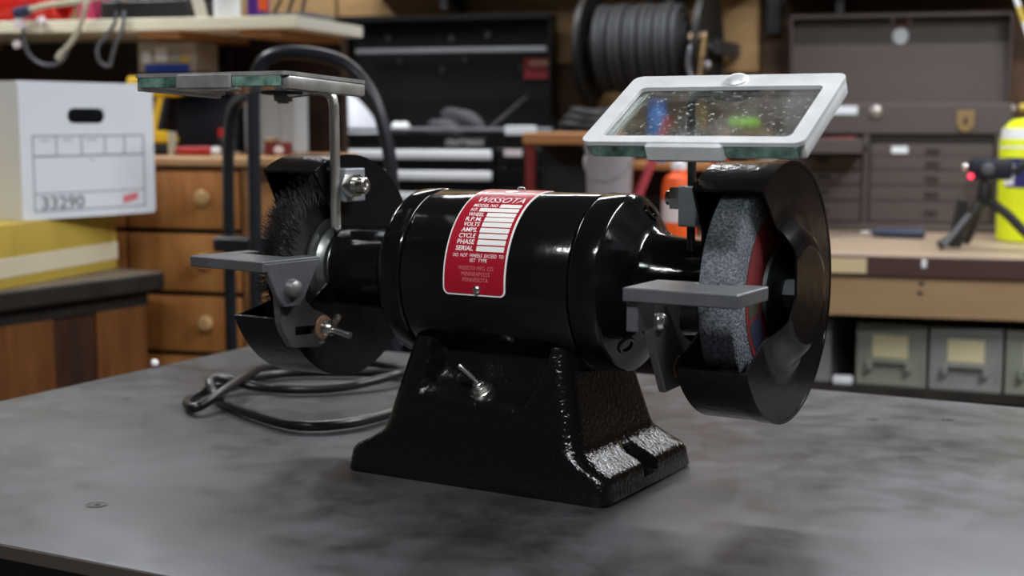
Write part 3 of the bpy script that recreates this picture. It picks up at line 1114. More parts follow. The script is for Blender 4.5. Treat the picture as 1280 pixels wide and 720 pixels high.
fy0, fy1, fz0, fz1 = .026, .292, .014, .158
for a, b in ((fz0, fz0 + .003), (.047, .0495), (.117, .121), (fz1 - .003, fz1)):
    ln(fy0, fy1, a, b)
for yv in (fy0, fy1 - .003):
    ln(yv, yv + .003, fz0, fz1)
for yv in (.079, .137, .193, .241):
    ln(yv, yv + .003, .119, fz1)
for yv in (.049, .101, .158):
    ln(yv - .006, yv + .016, .1475, .1495)
ln(.158, .166, .108, .110)
t.build('printed_form', 'form_grey', WB, smooth=0)
v, f = text_mesh('33290', .034, .098, bold=.0004)
pyobj('stamped_number', [(.0012, .091 + p.x, .0305 + p.y) for p in v], f, 'stamp_grey', WB)
MB().prism([(.236, .022), (.272, .029), (.272, .043), (.236, .037)], .0, .0010, axis='x').build('red_stamp', 'stamp_red', WB, smooth=0)

# ================================================================== DRESSER
DR = thing('wooden_dresser', 'orange pine dresser with round knobs behind the side bench', 'dresser', (-1.62, 2.75, 0))
MB().box(-.25, .345, -.012, .47, 1.137, 1.156, .003).build('dresser_top', 'pine_top', DR)
MB().box(-.24, .277, .012, .46, .02, 1.1365, .002).build('carcass', 'pine', DR)
MB().box(-.2395, .2765, .0105, .0125, .3, 1.13).build('drawer_gap', 'dark_gap', DR)
for k, (z0, z1) in enumerate(((1.003, 1.126), (.868, .992), (.737, .857), (.600, .726), (.46, .59))):
    d = MB().box(-.005, .258, -.008, .010, z0, z1, .004, 2).build('drawer', 'pine_front', DR)
    MB().lathe([(0, .009), (.008, .009), (.014, .016), (.022, .0175), (.029, .013), (.031, 0)], 'y', 24, Matrix.Translation((.185, -.008, (z0 + z1) / 2 + .006)) @ Matrix.Rotation(PI, 4, 'Z')).build('knob', 'pine_knob', d)
    d2 = MB().box(-.238, -.012, -.008, .010, z0, z1, .004, 2).build('drawer', 'pine_front', DR)
    MB().lathe([(0, .009), (.008, .009), (.014, .016), (.022, .0175), (.029, .013), (.031, 0)], 'y', 24, Matrix.Translation((-.12, -.008, (z0 + z1) / 2 + .006)) @ Matrix.Rotation(PI, 4, 'Z')).build('knob', 'pine_knob', d2)
MB().box(.262, .276, .004, .0125, .3, 1.13, .001).build('stile', 'pine', DR)

# things on the dresser
DT = 1.1565
CD = thing('cordless_drill', 'yellow and black cordless drill standing on the pine dresser', 'drill', (-1.645, 2.905, DT), R(20))
MB().box(-.045, .045, -.035, .035, 0, .030, .006, 2).build('battery', 'matte_black', CD)
MB().prism([(-.060, .030), (.055, .030), (.055, .048), (.035, .060), (-.040, .066), (-.060, .052)], -.036, .036, bev=.005, axis='y').build('drill_foot', 'drill_yellow', CD)
hd = MB().prism([(-.030, .055), (.020, .055), (.040, .150), (-.010, .150)], -.022, .022, bev=.006, axis='y').build('drill_grip', 'navy_dark', CD)
MB().prism([(-.012, .055), (.008, .055), (.030, .150), (.010, .150)], -.0235, .0235, bev=.003, axis='y').build('grip_stripe', 'drill_yellow', hd)
MB().box(-.062, .075, -.033, .033, .148, .200, .012, 3).build('motor_body', 'drill_yellow', CD)
MB().lathe([(.075, 0), (.075, .026), (.095, .025), (.120, .016), (.128, .010), (.128, 0)], 'x', 20, c=(0, 0, .175)).build('chuck', 'matte_black', CD)
CD.scale = (.9, .9, .88)

tag(MB().lathe([(0, 0), (0, .0095), (.05, .0095), (.052, .008), (.052, 0)], 'z', 16).build('battery_cell', 'beige_cable', loc=(-1.560, 2.83, DT)), 'small pale cylinder standing beside the yellow drill', 'cylinder')
SD = thing('screwdriver', 'red handled screwdriver lying on the pine dresser', 'screwdriver', (-1.50, 2.83, DT + .011), R(4))
MB().lathe([(-.045, 0), (-.045, .009), (.030, .0105), (.036, .006), (.036, 0)], 'x', 10).build('handle', 'red', SD)
MB().cyl((.036, 0, 0), (.052, 0, 0), .009, 12).build('ferrule', 'label_white', SD)
MB().cyl((.052, 0, 0), (.10, 0, -.004), .003, 8).build('blade', 'bright_steel', SD)
RJ = thing('red_jar', 'small red lidded jar behind the red screwdriver', 'jar', (-1.49, 2.95, DT))
MB().lathe([(0, 0), (0, .022), (.035, .022), (.04, .017), (.04, 0)], 'z', 20).build('jar_body', 'matte_black', RJ)
MB().lathe([(.04, 0), (.04, .019), (.058, .019), (.06, .017), (.06, 0)], 'z', 20).build('jar_lid', 'red', RJ)
DB = thing('black_toolbag', 'dark grey soft tool bag behind the yellow drill', 'tool bag', (-1.55, 3.10, DT))
MB().box(-.14, .045, -.05, .05, 0, .135, .03, 3).build('bag_body', 'navy_dark', DB)
MB().tube(spline([(-.11, -.02, .13), (-.09, -.02, .155), (-.045, -.02, .165), (.0, -.02, .155), (.02, -.02, .13)], 5), .007, 8).build('bag_handle', 'matte_black', DB)
PC_ = thing('parts_cabinet', 'pale grey plastic parts cabinet on the right of the dresser', 'parts cabinet', (-1.405, 3.04, DT))
MB().box(-.085, .052, 0, .06, 0, .152, .004).build('cabinet_shell', 'grey_plastic', PC_)
for i in range(3):
    d = MB().box(-.081 + .044 * i, -.041 + .044 * i, -.004, .004, .006, .146, .002).build('drawer', 'grey_plastic', PC_)
    MB().box(-.071 + .044 * i, -.051 + .044 * i, -.010, -.003, .012, .020, .002).build('drawer_pull', 'tag_white', d)
OR_ = thing('first_aid_tin', 'small red and orange tin in front of the grey parts cabinet', 'tin', (-1.335, 2.90, DT))
MB().box(-.03, .022, -.02, .02, 0, .030, .004).build('tin_body', 'dark_red', OR_)
MB().box(-.031, -.008, -.021, .021, .028, .038, .003).build('tin_lid', 'brass', OR_)
MB().ball((.006, -.020, .012), .012, 1, .4, .8).build('tin_label', 'tag_pink', OR_)

# ================================================================== UPPER SHELF
SH = thing('wall_shelf', 'thick cream painted shelf board along the upper left', 'shelf', (-1.276, 2.875, 1.432))
MB().box(-1.95, -.002, 0, .38, 0, .027, .002).build('shelf_board', 'shelf_cream', SH)
MB().box(-.002, 0, .001, .379, .001, .026).build('sawn_end', 'shelf_end', SH)
for x in (-.30, -.055, -1.0, -1.6):
    MB().box(x - .10, x, .03, .38, -.014, 0).build('cleat', 'cleat', SH)
MB().box(-.49, -.31, .12, .33, -.100, -.088).build('hanging_ledge', 'walnut_dark', SH)
for x in (-.485, -.320):
    MB().box(x, x + .006, .30, .32, -.088, -.0145).build('ledge_strap', 'steel_frame', SH)
CT = thing('printed_carton', 'small tan carton with blue stripe hanging under the cream shelf', 'carton', (-1.742, 3.01, 1.3445))
MB().box(0, .150, 0, .11, 0, .070, .002).build('carton_body', 'pale_tan', CT)
MB().box(.018, .132, -.001, .0005, .001, .019).build('blue_print', 'blue', CT)
for x, w_, z0, z1, m_ in ((.012, .02, .022, .05, 'tag_white'), (.045, .03, .026, .056, 'label_white'), (.110, .022, .022, .036, 'case_yellow'), (.085, .016, .03, .05, 'form_grey')):
    MB().box(x, x + w_, -.001, .0005, z0, z1).build('printed_panel', m_, CT)

SZ = 1.4595
# red ribbed hose coil
RH = thing('red_coil', 'bright red coiled air hose at the left end of the cream shelf', 'hose', (-2.02, 2.95, SZ))
pts = []
for i in range(0, 24 * 14 + 1):
    a = 2 * PI * i / 24
    pts.append((-.11 + .0165 * i / 24, .035 * math.cos(a), .045 + .036 * math.sin(a)))
MB().tube(pts, .0085, 8).build('hose', 'ribbed_red', RH)
MB().cyl((.121, .035, .045), (.150, .035, .045), .008, 10).build('coupling', 'dull_steel', RH)
t = thing('magenta_carton', 'small magenta carton standing on the cream shelf', 'carton', (-1.845, 2.96, SZ))
MB().box(-.022, .022, 0, .08, 0, .12, .002).build('carton_body', 'magenta', t)
MB().box(-.016, .016, -.001, 0, .07, .1).build('carton_label', 'purple', t)
t = thing('socket_case', 'black open socket case in the middle of the cream shelf', 'case', (-1.66, 2.93, SZ))
MB().box(-.13, .09, 0, .14, 0, .045, .004).build('case_body', 'matte_black', t)
MB().box(-.13, .09, .13, .15, .04, .15, .004).build('case_lid', 'matte_black', t)
for i in range(6):
    MB().cyl((-.105 + .036 * i, .03, .045), (-.105 + .036 * i, .03, .058), .010, 12).build('socket', ('dull_steel', 'bracket_steel', 'cable_grey')[i % 3], t)
t = thing('white_lath', 'pale wooden lath leaning beside the white bottle on the shelf', 'lath', (-1.535, 2.93, SZ))
MB().box(-.012, .012, 0, .012, 0, .30, .001, mx=Matrix.Rotation(R(-14), 4, 'Y')).build('lath', 'shelf_end', t)
t = thing('white_bottle', 'white plastic bottle standing on the cream shelf', 'bottle', (-1.470, 2.93, SZ))
MB().lathe([(0, 0), (0, .028), (.004, .030), (.12, .030), (.14, .018), (.15, .014), (.15, 0)], 'z', 28).build('bottle_body', 'label_white', t)
MB().lathe([(.15, .016), (.175, .016), (.175, 0)], 'z', 20).build('bottle_cap', 'lamp_white', t)
t = thing('purple_carton', 'narrow purple carton beside the white bottle on the shelf', 'carton', (-1.425, 2.96, SZ))
MB().box(-.012, .012, 0, .07, 0, .11, .002).build('carton_body', 'purple', t)
MB().box(.011, .0125, .01, .06, .02, .05).build('carton_label', 'orange', t)
t = thing('grey_tray', 'shallow grey tray with black wires at the right end of the shelf', 'tray', (-1.345, 2.96, SZ))
MB().box(-.065, .062, 0, .14, 0, .012, .003).build('tray_body', 'cable_grey', t)
for q in range(3):
    pp = [(-.05 + .035 * q, .05, .014), (-.035 + .03 * q, .06, .05), (-.02 + .04 * q, .07, .10), (.01 + .02 * q, .07, .16), (.0 + .02 * q, .07, .25)]
    MB().tube(spline(pp, 5), .004, 8).build('wire', 'matte_black', t)

# cables hanging over the shelf edge
HX = 2.862


def cable(name, label, pts, r, m, plug=None, mp='beige_cable'):
    t_ = thing(name, label, 'cable', pts[0])
    o = Vector(pts[0])
    P = [Vector(p) - o for p in pts]
    MB().tube(spline(P, 7), r, 10).build('cable_run', m, t_)
    if plug:
        for (a, b, rr) in plug:
            MB().cyl(Vector(a) - o, Vector(b) - o, rr, 14).build('plug', mp, t_)
    return t_


cable('beige_cable', 'beige flat cable with round plug hanging over the cream shelf', [(-1.76, 3.02, 1.585), (-1.765, 2.93, 1.56), (-1.775, 2.86, 1.500), (-1.795, HX, 1.455), (-1.818, HX, 1.415), (-1.850, HX, 1.383)], .006, 'beige_cable',
      [((-1.845, HX, 1.386), (-1.858, HX, 1.372), .009)])
cable('extension_lead', 'beige cord running level above the cream shelf to the plugs', [(-1.93, 2.86, 1.482), (-1.89, 2.87, 1.492), (-1.82, 2.88, 1.500), (-1.785, 2.89, 1.508), (-1.745, 2.90, 1.520), (-1.70, 2.91, 1.545)], .007, 'beige_cable',
      [((-1.962, 2.858, 1.474), (-1.925, 2.860, 1.482), .013)], 'ink_blue')
cable('white_plug_cord', 'dark cord with two white plugs looping below the left shelf edge', [(-1.945, 2.86, 1.478), (-1.945, HX, 1.452), (-1.945, HX, 1.42), (-1.935, HX, 1.385), (-1.905, HX, 1.362), (-1.87, HX, 1.358), (-1.845, HX, 1.372), (-1.835, HX, 1.39)], .0045, 'cable_grey',
      [((-1.950, 2.856, 1.462), (-1.950, 2.856, 1.441), .013), ((-1.962, 2.857, 1.412), (-1.958, 2.857, 1.398), .009), ((-1.900, 2.858, 1.462), (-1.890, 2.858, 1.449), .011)], 'tag_pink')
cable('looped_cord', 'thin dark grey cord looping below the shelf beside the tan carton', [(-1.705, 2.86, 1.475), (-1.712, HX, 1.45), (-1.73, HX, 1.425), (-1.755, HX, 1.40), (-1.757, HX, 1.375), (-1.745, HX, 1.358), (-1.727, HX, 1.356), (-1.722, HX, 1.372), (-1.710, HX, 1.405), (-1.695, HX, 1.43), (-1.69, HX, 1.455), (-1.692, 2.87, 1.475)], .0042, 'cable_grey')

# ================================================================== HAND TRUCK
HT = thing('hand_truck', 'black tubular hand truck with arched handle behind the grinder', 'hand truck', (-1.045, 2.45, 0))
arch = [(-.140, 0, .12), (-.140, 0, .60), (-.137, 0, 1.0), (-.136, 0, 1.24), (-.134, 0, 1.29), (-.125, 0, 1.325), (-.105, 0, 1.348), (-.065, 0, 1.358), (.0, 0, 1.352), (.050, 0, 1.335), (.087, 0, 1.300), (.112, 0, 1.255), (.130, 0, 1.19), (.138, 0, 1.12), (.140, 0, 1.0), (.140, 0, .60), (.140, 0, .12)]
MB().tube(spline(arch, 6), .0125, 14).build('arched_frame', 'tube_black', HT)
br_ = [(-.222, .06, .12), (-.222, .06, .60), (-.222, .06, 1.0), (-.220, .06, 1.15), (-.216, .058, 1.20), (-.205, .05, 1.245), (-.185, .036, 1.27), (-.150, .008, 1.283), (-.138, 0, 1.285)]
MB().tube(spline(br_, 6), .0115, 14).build('brace_tube', 'tube_black', HT)
MB().box(-.228, -.130, .002, .050, .985, 1.012, .003).build('cross_bracket', 'tube_black', HT)
for z in (.30, .62, .92):
    MB().cyl((-.138, 0, z), (.140, 0, z), .010, 12).build('crossbar', 'tube_black', HT)
MB().box(-.18, .18, -.20, .01, .006, .014, .002).build('toe_plate', 'steel_frame', HT)
MB().cyl((-.24, .09, .125), (.22, .09, .125), .010, 12).build('axle', 'dull_steel', HT)
for x in (-.245, .195):
    MB().lathe([(x - .025, .03), (x - .025, .10), (x - .018, .124), (x + .018, .124), (x + .025, .10), (x + .025, .03)], 'x', 32, c=(0, .09, .125)).build('wheel', 'matte_black', HT)
MB().box(-.15, -.13, 0, .09, .11, .14).build('axle_bracket', 'tube_black', HT)
MB().box(.13, .15, 0, .09, .11, .14).build('axle_bracket', 'tube_black', HT)
MB().box(-.15, .15, -.012, .010, .010, .125, .002).build('lower_plate', 'tube_black', HT)

# ================================================================== BLACK TOOL CHEST
TC = thing('black_tool_chest', 'black steel tool chest with white drawer pulls and open lid', 'tool chest', (-1.28, 3.62, 0))
hw = .385
MB().box(-hw, hw, .004, .40, .86, 1.198, .003).build('chest_body', 'chest_black', TC)
MB().box(-hw, hw, 0, .012, 1.204, 1.2155, .003, 2).build('top_rail', 'edge_silver', TC)
for x in (-hw, hw - .01):
    MB().box(x, x + .01, .012, .40, 1.198, 1.216, .002).build('side_rail', 'chest_black', TC)
for k, (z0, z1) in enumerate(((1.117, 1.161), (1.063, 1.113), (1.000, 1.059), (.93, .996), (.87, .926))):
    d = MB().box(-hw + .012, .228, -.006, .006, z0, z1, .002).build('drawer', 'chest_black', TC)
    zz = z1 - .012 if k else 1.1425
    zz = (1.1435, 1.088, 1.030, .97, .91)[k]
    MB().box(-.342, .223, -.016, -.005, zz - .0125, zz + .0125, .005, 3).build('drawer_pull', 'pull_white', d)
    d = MB().box(.236, hw - .012, -.006, .006, z0, z1, .002).build('drawer', 'chest_black', TC)
# maker badge
BG = MB().box(.090, .204, -.0045, .001, 1.164, 1.187, .002).build('badge', 'chest_black', TC)
v, f = text_mesh('CRAFTSMAN', .0205, .106, shear=.15, bold=.0006)
pyobj('badge_lettering', [(.147 + p.x, -.0052, 1.1755 + p.y) for p in v], f, 'badge_silver', BG)
MB().box(.257, .342, -.003, .001, 1.196, 1.220, .002).build('white_tag', 'tag_white', TC)
MB().box(.257, .305, -.009, -.005, 1.140, 1.157, .001).build('pink_tag', 'tag_pink', TC)
# open lid
LD = MB().box(-.345, .300, .385, .395, 1.20, 1.535, .002).build('lid', 'chest_black', TC)
MB().box(-.345, .300, .300, .386, 1.518, 1.535, .002).build('lid_front_lip', 'chest_black', LD)
for x in (-.345, .294):
    MB().box(x, x + .006, .318, .386, 1.25, 1.520).build('lid_side', 'chest_black', LD)
MB().box(-.285, .290, .310, .318, 1.427, 1.441, .002).build('lid_bar', 'edge_silver', LD)
MB().box(.207, .295, .376, .385, 1.353, 1.412, .001).build('lid_sticker', 'sticker_red', LD)
MB().box(.225, .28, .3755, .377, 1.392, 1.403).build('sticker_print', 'sticker_tan', LD)
for x, z in ((.090, 1.470), (-.02, 1.462), (-.215, 1.464), (-.18, 1.397), (.02, 1.398), (.19, 1.375), (-.05, 1.372)):
    MB().box(x, x + .014, .374, .385, z, z + .02, .003).build('lid_fitting', 'bracket_steel' if z > 1.46 else 'steel_frame', LD)
MB().cyl((.205, .04, 1.215), (.235, .30, 1.30), .004, 8).build('lid_stay', 'dull_steel', LD)
# lower cabinet under the chest
RC = thing('roller_cabinet', 'black rolling cabinet under the black tool chest', 'cabinet', (-1.28, 3.60, 0))
MB().box(-.40, .40, .005, .44, .12, .859, .004).build('cabinet_body', 'chest_black', RC)
for k in range(4):
    d = MB().box(-.385, .385, -.004, .006, .15 + .175 * k, .315 + .175 * k, .002).build('drawer', 'chest_black', RC)
    MB().box(-.34, .34, -.014, -.003, .285 + .175 * k, .309 + .175 * k, .004, 2).build('drawer_pull', 'pull_white', d)
for x in (-.34, .34):
    for y in (.06, .38):
        MB().lathe([(x - .015, 0), (x - .015, .05), (x + .015, .05), (x + .015, 0)], 'x', 20, c=(0, y, .05)).build('caster', 'matte_black', RC)
        MB().box(x - .022, x + .022, y - .02, y + .02, .07, .12).build('caster_fork', 'dull_steel', RC)


def blob(name, label, cat, loc, sx, sy, sz, m, seed=1, amp=.35, rz=0.0):
    """a heap of soft cloth"""
    rn = random.Random(seed)
    ph = [(rn.uniform(2, 5), rn.uniform(2, 5), rn.uniform(0, 6)) for _ in range(6)]
    t_ = bmesh.new()
    bmesh.ops.create_icosphere(t_, subdivisions=4, radius=1)
    for v_ in t_.verts:
        p_ = v_.co
        k = 1 + amp * sum(math.sin(a * p_.x * 1.3 + b * p_.y + c * p_.z) / 6 for a, b, c in ph)
        v_.co = p_ * k
        v_.co.x *= sx
        v_.co.y *= sy
        v_.co.z = max(-.25, v_.co.z) * sz
    zmin = min(v_.co.z for v_ in t_.verts)
    for v_ in t_.verts:
        v_.co.z -= zmin
    b_ = MB()
    b_._join(t_)
    o = b_.build(name, m, smooth=60, loc=loc, rot=(0, 0, rz))
    return tag(o, label, cat)


# white cap on the chest
CP = thing('baseball_cap', 'white cloth cap lying on the left of the black chest', 'cap', (-1.505, 3.735, 1.199), R(-20))
t = bmesh.new()
bmesh.ops.create_uvsphere(t, u_segments=28, v_segments=14, radius=1)
bmesh.ops.delete(t, geom=[v_ for v_ in t.verts if v_.co.z < -.05], context='VERTS')
for v_ in t.verts:
    k = 1 + .05 * math.sin(5 * v_.co.x + 3 * v_.co.y)
    v_.co = Vector((v_.co.x * .088 * k, v_.co.y * .08 * k, max(0, v_.co.z) * .105 * k))
    v_.co.x += -.25 * v_.co.z
b_ = MB()
b_._join(t)
b_.build('crown', 'cloth_white', CP, smooth=60)
bm_ = MB()
bm_.prism([(-.155 + .0, -.03), (-.150, -.055), (-.12, -.07), (-.06, -.066), (-.06, .066), (-.12, .07), (-.150, .05)], .0, .006, Matrix.Translation((-.02, 0, .065)) @ Matrix.Rotation(R(-22), 4, 'Y'))
bm_.build('peak', 'cloth_white', CP, smooth=30)
blob('grey_rag', 'dark grey rag heaped in the open black tool chest', 'rag', (-1.20, 3.77, 1.199), .082, .05, .050, 'cloth_grey', 4)
for k, (x, y) in enumerate(((-1.338, 3.655), (-1.318, 3.660))):
    tag(MB().ball((0, 0, .016), .016).build('white_ball', 'ball_white', loc=(x, y, 1.2165 - .0175)), 'small shiny white ball at the front of the black chest, ' + ('left' if k == 0 else 'right') + ' of two', 'ball', 'two white balls on the black chest')
tag(MB().box(-.03, .03, -.012, .012, 0, .026, .006, 2).build('white_eraser', 'tag_white', loc=(-1.560, 3.645, 1.199)), 'small white block beside the white cap on the black chest', 'block')

# ================================================================== RIGHT WORKBENCH
BT = .947
BN = thing('workbench', 'long tan workbench with dark front band under the brown chest', 'workbench', (0, 3.12, 0))
MB().box(-.865, 1.5, 0, .985, BT - .022, BT, .002).build('bench_top', 'bench_top', BN)
MB().box(-.865, 1.5, -.006, .03, BT - .044, BT - .0005, .002).build('front_band', 'bench_band', BN)
MB().box(-.865, 1.5, .004, .024, BT - .131, BT - .045, .001).build('apron', 'bench_apron', BN)
MB().box(-.30, -.078, -.0072, -.005, BT - .038, BT - .006).build('masking_tape', 'tape', BN)
MB().box(.034, .045, -.010, -.005, BT - .024, BT - .006, .002).build('paint_drip', 'label_white', BN)
for x, z in ((.036, BT - .058), (.034, BT - .078)):
    MB().box(x - .006, x + .006, .001, .0045, z - .003, z + .003, .001).build('screw_head', 'steel_frame', BN)
MB().box(-.865, 1.5, .06, .95, .625, .650, .002).build('lower_shelf', 'worn_edge', BN)
for x in (-.86, .62, 1.42):
    for y in (.05, .90):
        MB().box(x, x + .07, y, y + .07, 0, BT - .135).build('leg', 'worn_edge', BN)
MB().box(-.81, 1.42, .95, .965, .05, BT - .14).build('back_panel', 'matte_black', BN)


def bin_(px, py, label, m, card_dx, card_w, grip):
    B = thing('storage_bin', label, 'bin', (px, py, .6505), R(-7.5), 'metal bins under the workbench')
    w_, h_, d_ = .150, .138, .30
    t_ = MB()
    t_.box(-w_ / 2, w_ / 2, 0, .003, 0, h_)
    t_.box(-w_ / 2, w_ / 2, d_ - .003, d_, 0, h_)
    t_.box(-w_ / 2, -w_ / 2 + .003, .003, d_ - .003, 0, h_)
    t_.box(w_ / 2 - .003, w_ / 2, .003, d_ - .003, 0, h_)
    t_.box(-w_ / 2 + .003, w_ / 2 - .003, .003, d_ - .003, 0, .003)
    t_.box(-w_ / 2, w_ / 2, -.004, .003, h_ - .016, h_, .001)
    t_.box(-w_ / 2, w_ / 2, -.003, .003, 0, .010, .001)
    t_.box(-w_ / 2, -w_ / 2 + .010, -.003, .003, .01, h_ - .016)
    t_.box(w_ / 2 - .010, w_ / 2, -.003, .003, .01, h_ - .016)
    t_.build('bin_body', m, B, smooth=0)
    MB().box(card_dx - card_w / 2, card_dx + card_w / 2, -.002, .001, .062, .112, .0005).build('label_card', 'card', B)
    hn = MB()
    hn.box(card_dx - card_w / 2 - .002, card_dx + card_w / 2 + .002, -.016, 0, .052, .057, .001)
    hn.box(card_dx - card_w / 2 - .010, card_dx - card_w / 2 + .002, -.018, 0, .034, .056, .002)
    hn.box(card_dx + card_w / 2 - .002, card_dx + card_w / 2 + .010, -.018, 0, .034, .056, .002)
    hn.build('bin_handle', grip, B)
    return B


bin_(-.228, 3.238, 'grey green metal bin farthest left, half behind the grinder guard', 'bin_grey', 0, .075, 'bin_grey')
bin_(-.022, 3.212, 'grey green metal bin with a spotted label card beside the white scrap', 'bin_green', -.003, .076, 'bin_green')
bin_(.134, 3.192, 'grey metal bin with clean card, second from the right frame edge', 'bin_grey', .000, .076, 'bin_grey')
bin_(.290, 3.172, 'green metal bin cut off by the right frame edge', 'bin_green', .0, .076, 'bin_green')
tag(MB().box(-.022, .022, -.015, .015, 0, .018, .005, 2).build('white_scrap', 'label_white', loc=(-.125, 3.21, .6505)), 'small white scrap on the shelf between two metal bins', 'scrap')

# ================================================================== BROWN MACHINIST CHEST
KC = thing('brown_tool_chest', 'brown wrinkle paint machinist chest with open lid and brass hasp', 'tool chest', (-.03, 3.83, BT))
kx0, kx1 = -.290, .285
H1 = .330
MB().box(kx0, kx1, .02, .245, .018, H1, .002).build('chest_body', 'brown_paint', KC)
MB().box(kx0 - .004, kx1 + .004, -.006, .25, 0, .020, .003).build('chest_foot', 'brown_paint', KC)
MB().box(kx0, kx1, -.004, .02, .252, H1, .003).build('front_panel', 'brown_paint', KC)
for x0, x1 in ((kx0, kx0 + .020), (kx1 - .042, kx1)):
    MB().box(x0, x1, -.004, .02, .020, .252, .002).build('front_stile', 'brown_paint', KC)
MB().box(-.083, -.068, -.002, .02, .020, .252, .002).build('front_stile', 'brown_paint', KC)
MB().box(kx0 + .02, kx1 - .042, .012, .0205, .020, .252).build('drawer_recess', 'brown_dark', KC)
zz = [(.196, .226), (.160, .194), (.120, .157), (.080, .117), (.024, .077)]
for k, (z0, z1) in enumerate(zz):
    d = MB().box(-.064, kx1 - .046, .002, .014, z0, z1, .0015).build('drawer', 'brown_paint', KC)
    MB().box(.074, .108, -.004, .003, (z0 + z1) / 2 - .004, (z0 + z1) / 2 + .006, .002, 2).build('drawer_pull', 'brown_dark', d)
    if k == 0:
        MB().box(-.012, .029, .0, .003, z0 + .006, z1 - .006, .001).build('drawer_label', 'tag_white', d)
    if k > 0:
        d = MB().box(kx0 + .024, -.087, .002, .014, z0, z1, .0015).build('drawer', 'brown_paint', KC)
        MB().box(-.200, -.166, -.004, .003, (z0 + z1) / 2 - .004, (z0 + z1) / 2 + .006, .002, 2).build('drawer_pull', 'brown_dark', d)
# a drawer standing open, full of tools
OD = MB().box(kx0 + .050, -.080, -.165, -.155, .205, .242, .0015).build('open_drawer', 'brown_paint', KC)
for x in (kx0 + .050, -.084):
    MB().box(x, x + .004, -.156, .012, .205, .238).build('drawer_side', 'brown_paint', OD)
MB().box(kx0 + .054, -.084, -.156, .012, .205, .209).build('drawer_floor', 'brown_dark', OD)
MB().cyl((-.20, -.10, .236), (-.10, -.12, .242), .006, 10).build('drawer_tool', 'dark_red', OD)
MB().cyl((-.088, -.13, .222), (-.070, -.13, .222), .014, 14).build('drawer_tool', 'matte_black', OD)
MB().cyl((-.21, -.12, .214), (-.13, -.09, .216), .006, 10).build('drawer_tool', 'bright_steel', OD)
# hasp, lock, tag
HS = MB().prism([(.146, H1 - .018), (.190, H1 - .018), (.190, H1 - .055), (.180, H1 - .068), (.168, H1 - .074), (.156, H1 - .068), (.146, H1 - .055)], -.009, -.0035, bev=.001, axis='y').build('brass_hasp', 'brass', KC)
MB().prism([(.165, H1 - .034), (.171, H1 - .034), (.173, H1 - .052), (.163, H1 - .052)], -.0105, -.0085, axis='y').build('keyhole', 'matte_black', HS)
MB().lathe([(0, .016), (.006, .015), (.009, .009), (.010, 0)], 'y', 22, Matrix.Translation((-.054, -.004, H1 - .020)) @ Matrix.Rotation(PI, 4, 'Z')).build('lock_disc', 'knob_metal', KC)
MB().box(-.165, -.100, -.0058, -.0035, H1 - .028, H1 - .006, .001).build('white_tag', 'tag_white', KC)
MB().box(kx1 - .008, kx1 + .004, -.010, .02, H1 - .020, H1 - .004, .002).build('corner_catch', 'knob_metal', KC)
# open lid at the back
LK = MB().box(kx0, kx1, .225, .233, H1, .572, .003).build('lid', 'brown_paint', KC)
MB().box(kx0, kx1, .165, .226, .562, .572, .002).build('lid_front_lip', 'brown_paint', LK)
for x in (kx0, kx1 - .005):
    MB().prism([(.165, .566), (.226, .566), (.226, H1 + .004), (.195, H1 + .004)], x, x + .005, axis='x').build('lid_side', 'brown_paint', LK)
MB().lathe([(0, .021), (.004, .021), (.006, .016), (.006, 0)], 'y', 28, Matrix.Translation((0, .225, .515)) @ Matrix.Rotation(PI, 4, 'Z')).build('lid_emblem_disc', 'tag_white', LK)
em_ = MB().prism([(-.030, .560), (-.020, .562), (-.010, .551), (.010, .551), (.020, .562), (.030, .560), (.022, .543), (-.022, .543)], .2215, .2255, axis='y').build('lid_emblem_wings', 'dark_red', LK)
for x in (-.026, .018):
    MB().box(x, x + .009, .220, .2225, .550, .560, .001).build('wing_tip', 'tag_pink', em_)

# ================================================================== THINGS ON THE BENCH, RIGHT
KN = thing('awl', 'dark blue handled awl lying on the bench below the brown chest', 'awl', (-.02, 3.60, BT + .0125), R(-4))
MB().lathe([(-.062, 0), (-.062, .007), (-.050, .0105), (.045, .0125), (.062, .0120), (.066, .008), (.066, 0)], 'x', 18).build('handle', 'ink_blue', KN)
MB().cyl((-.084, 0, -.003), (-.062, 0, 0), .0068, 14).build('ferrule', 'bright_steel', KN)
MB().lathe([(.0655, .0075), (.068, .006), (.068, 0)], 'x', 14).build('handle_cap', 'knob_metal', KN)
MB().cyl((-.16, 0, -.010), (-.084, 0, -.003), .0022, 8).build('blade', 'dull_steel', KN)

TP = thing('mini_tripod', 'black mini tripod with small camera and red light on the bench', 'tripod', (.165, 3.32, BT))
leg1 = [(0, 0, .115), (-.030, -.012, .075), (-.060, -.028, .034), (-.092, -.045, .0115)]
for k, p in enumerate((leg1, [(0, 0, .115), (.045, -.01, .085), (.085, -.02, .045), (.125, -.03, .0115)], [(0, 0, .115), (-.012, .04, .075), (-.022, .075, .035), (-.030, .105, .0115)])):
    MB().tube(spline(p, 6), .0105, 10).build('tripod_leg', 'matte_black', TP)
MB().prism([(-.006, .0), (.024, .0), (.034, .100), (.012, .112)], -.012, .012, Matrix.Translation((-.068, -.02, .006)), bev=.003, axis='y').build('leg_clamp', 'matte_black', TP)
MB().tube([(-.082, -.052, .012), (-.030, -.028, .082)], .006, 10).build('leg_strip', 'cable_grey', TP)
MB().lathe([(.10, .014), (.115, .017), (.135, .014), (.150, .011), (.158, .016), (.162, 0)], 'z', 18).build('ball_head', 'matte_black', TP)
CM = MB().box(-.034, .058, -.020, .020, .156, .204, .008, 2).build('camera_body', 'navy_dark', TP)
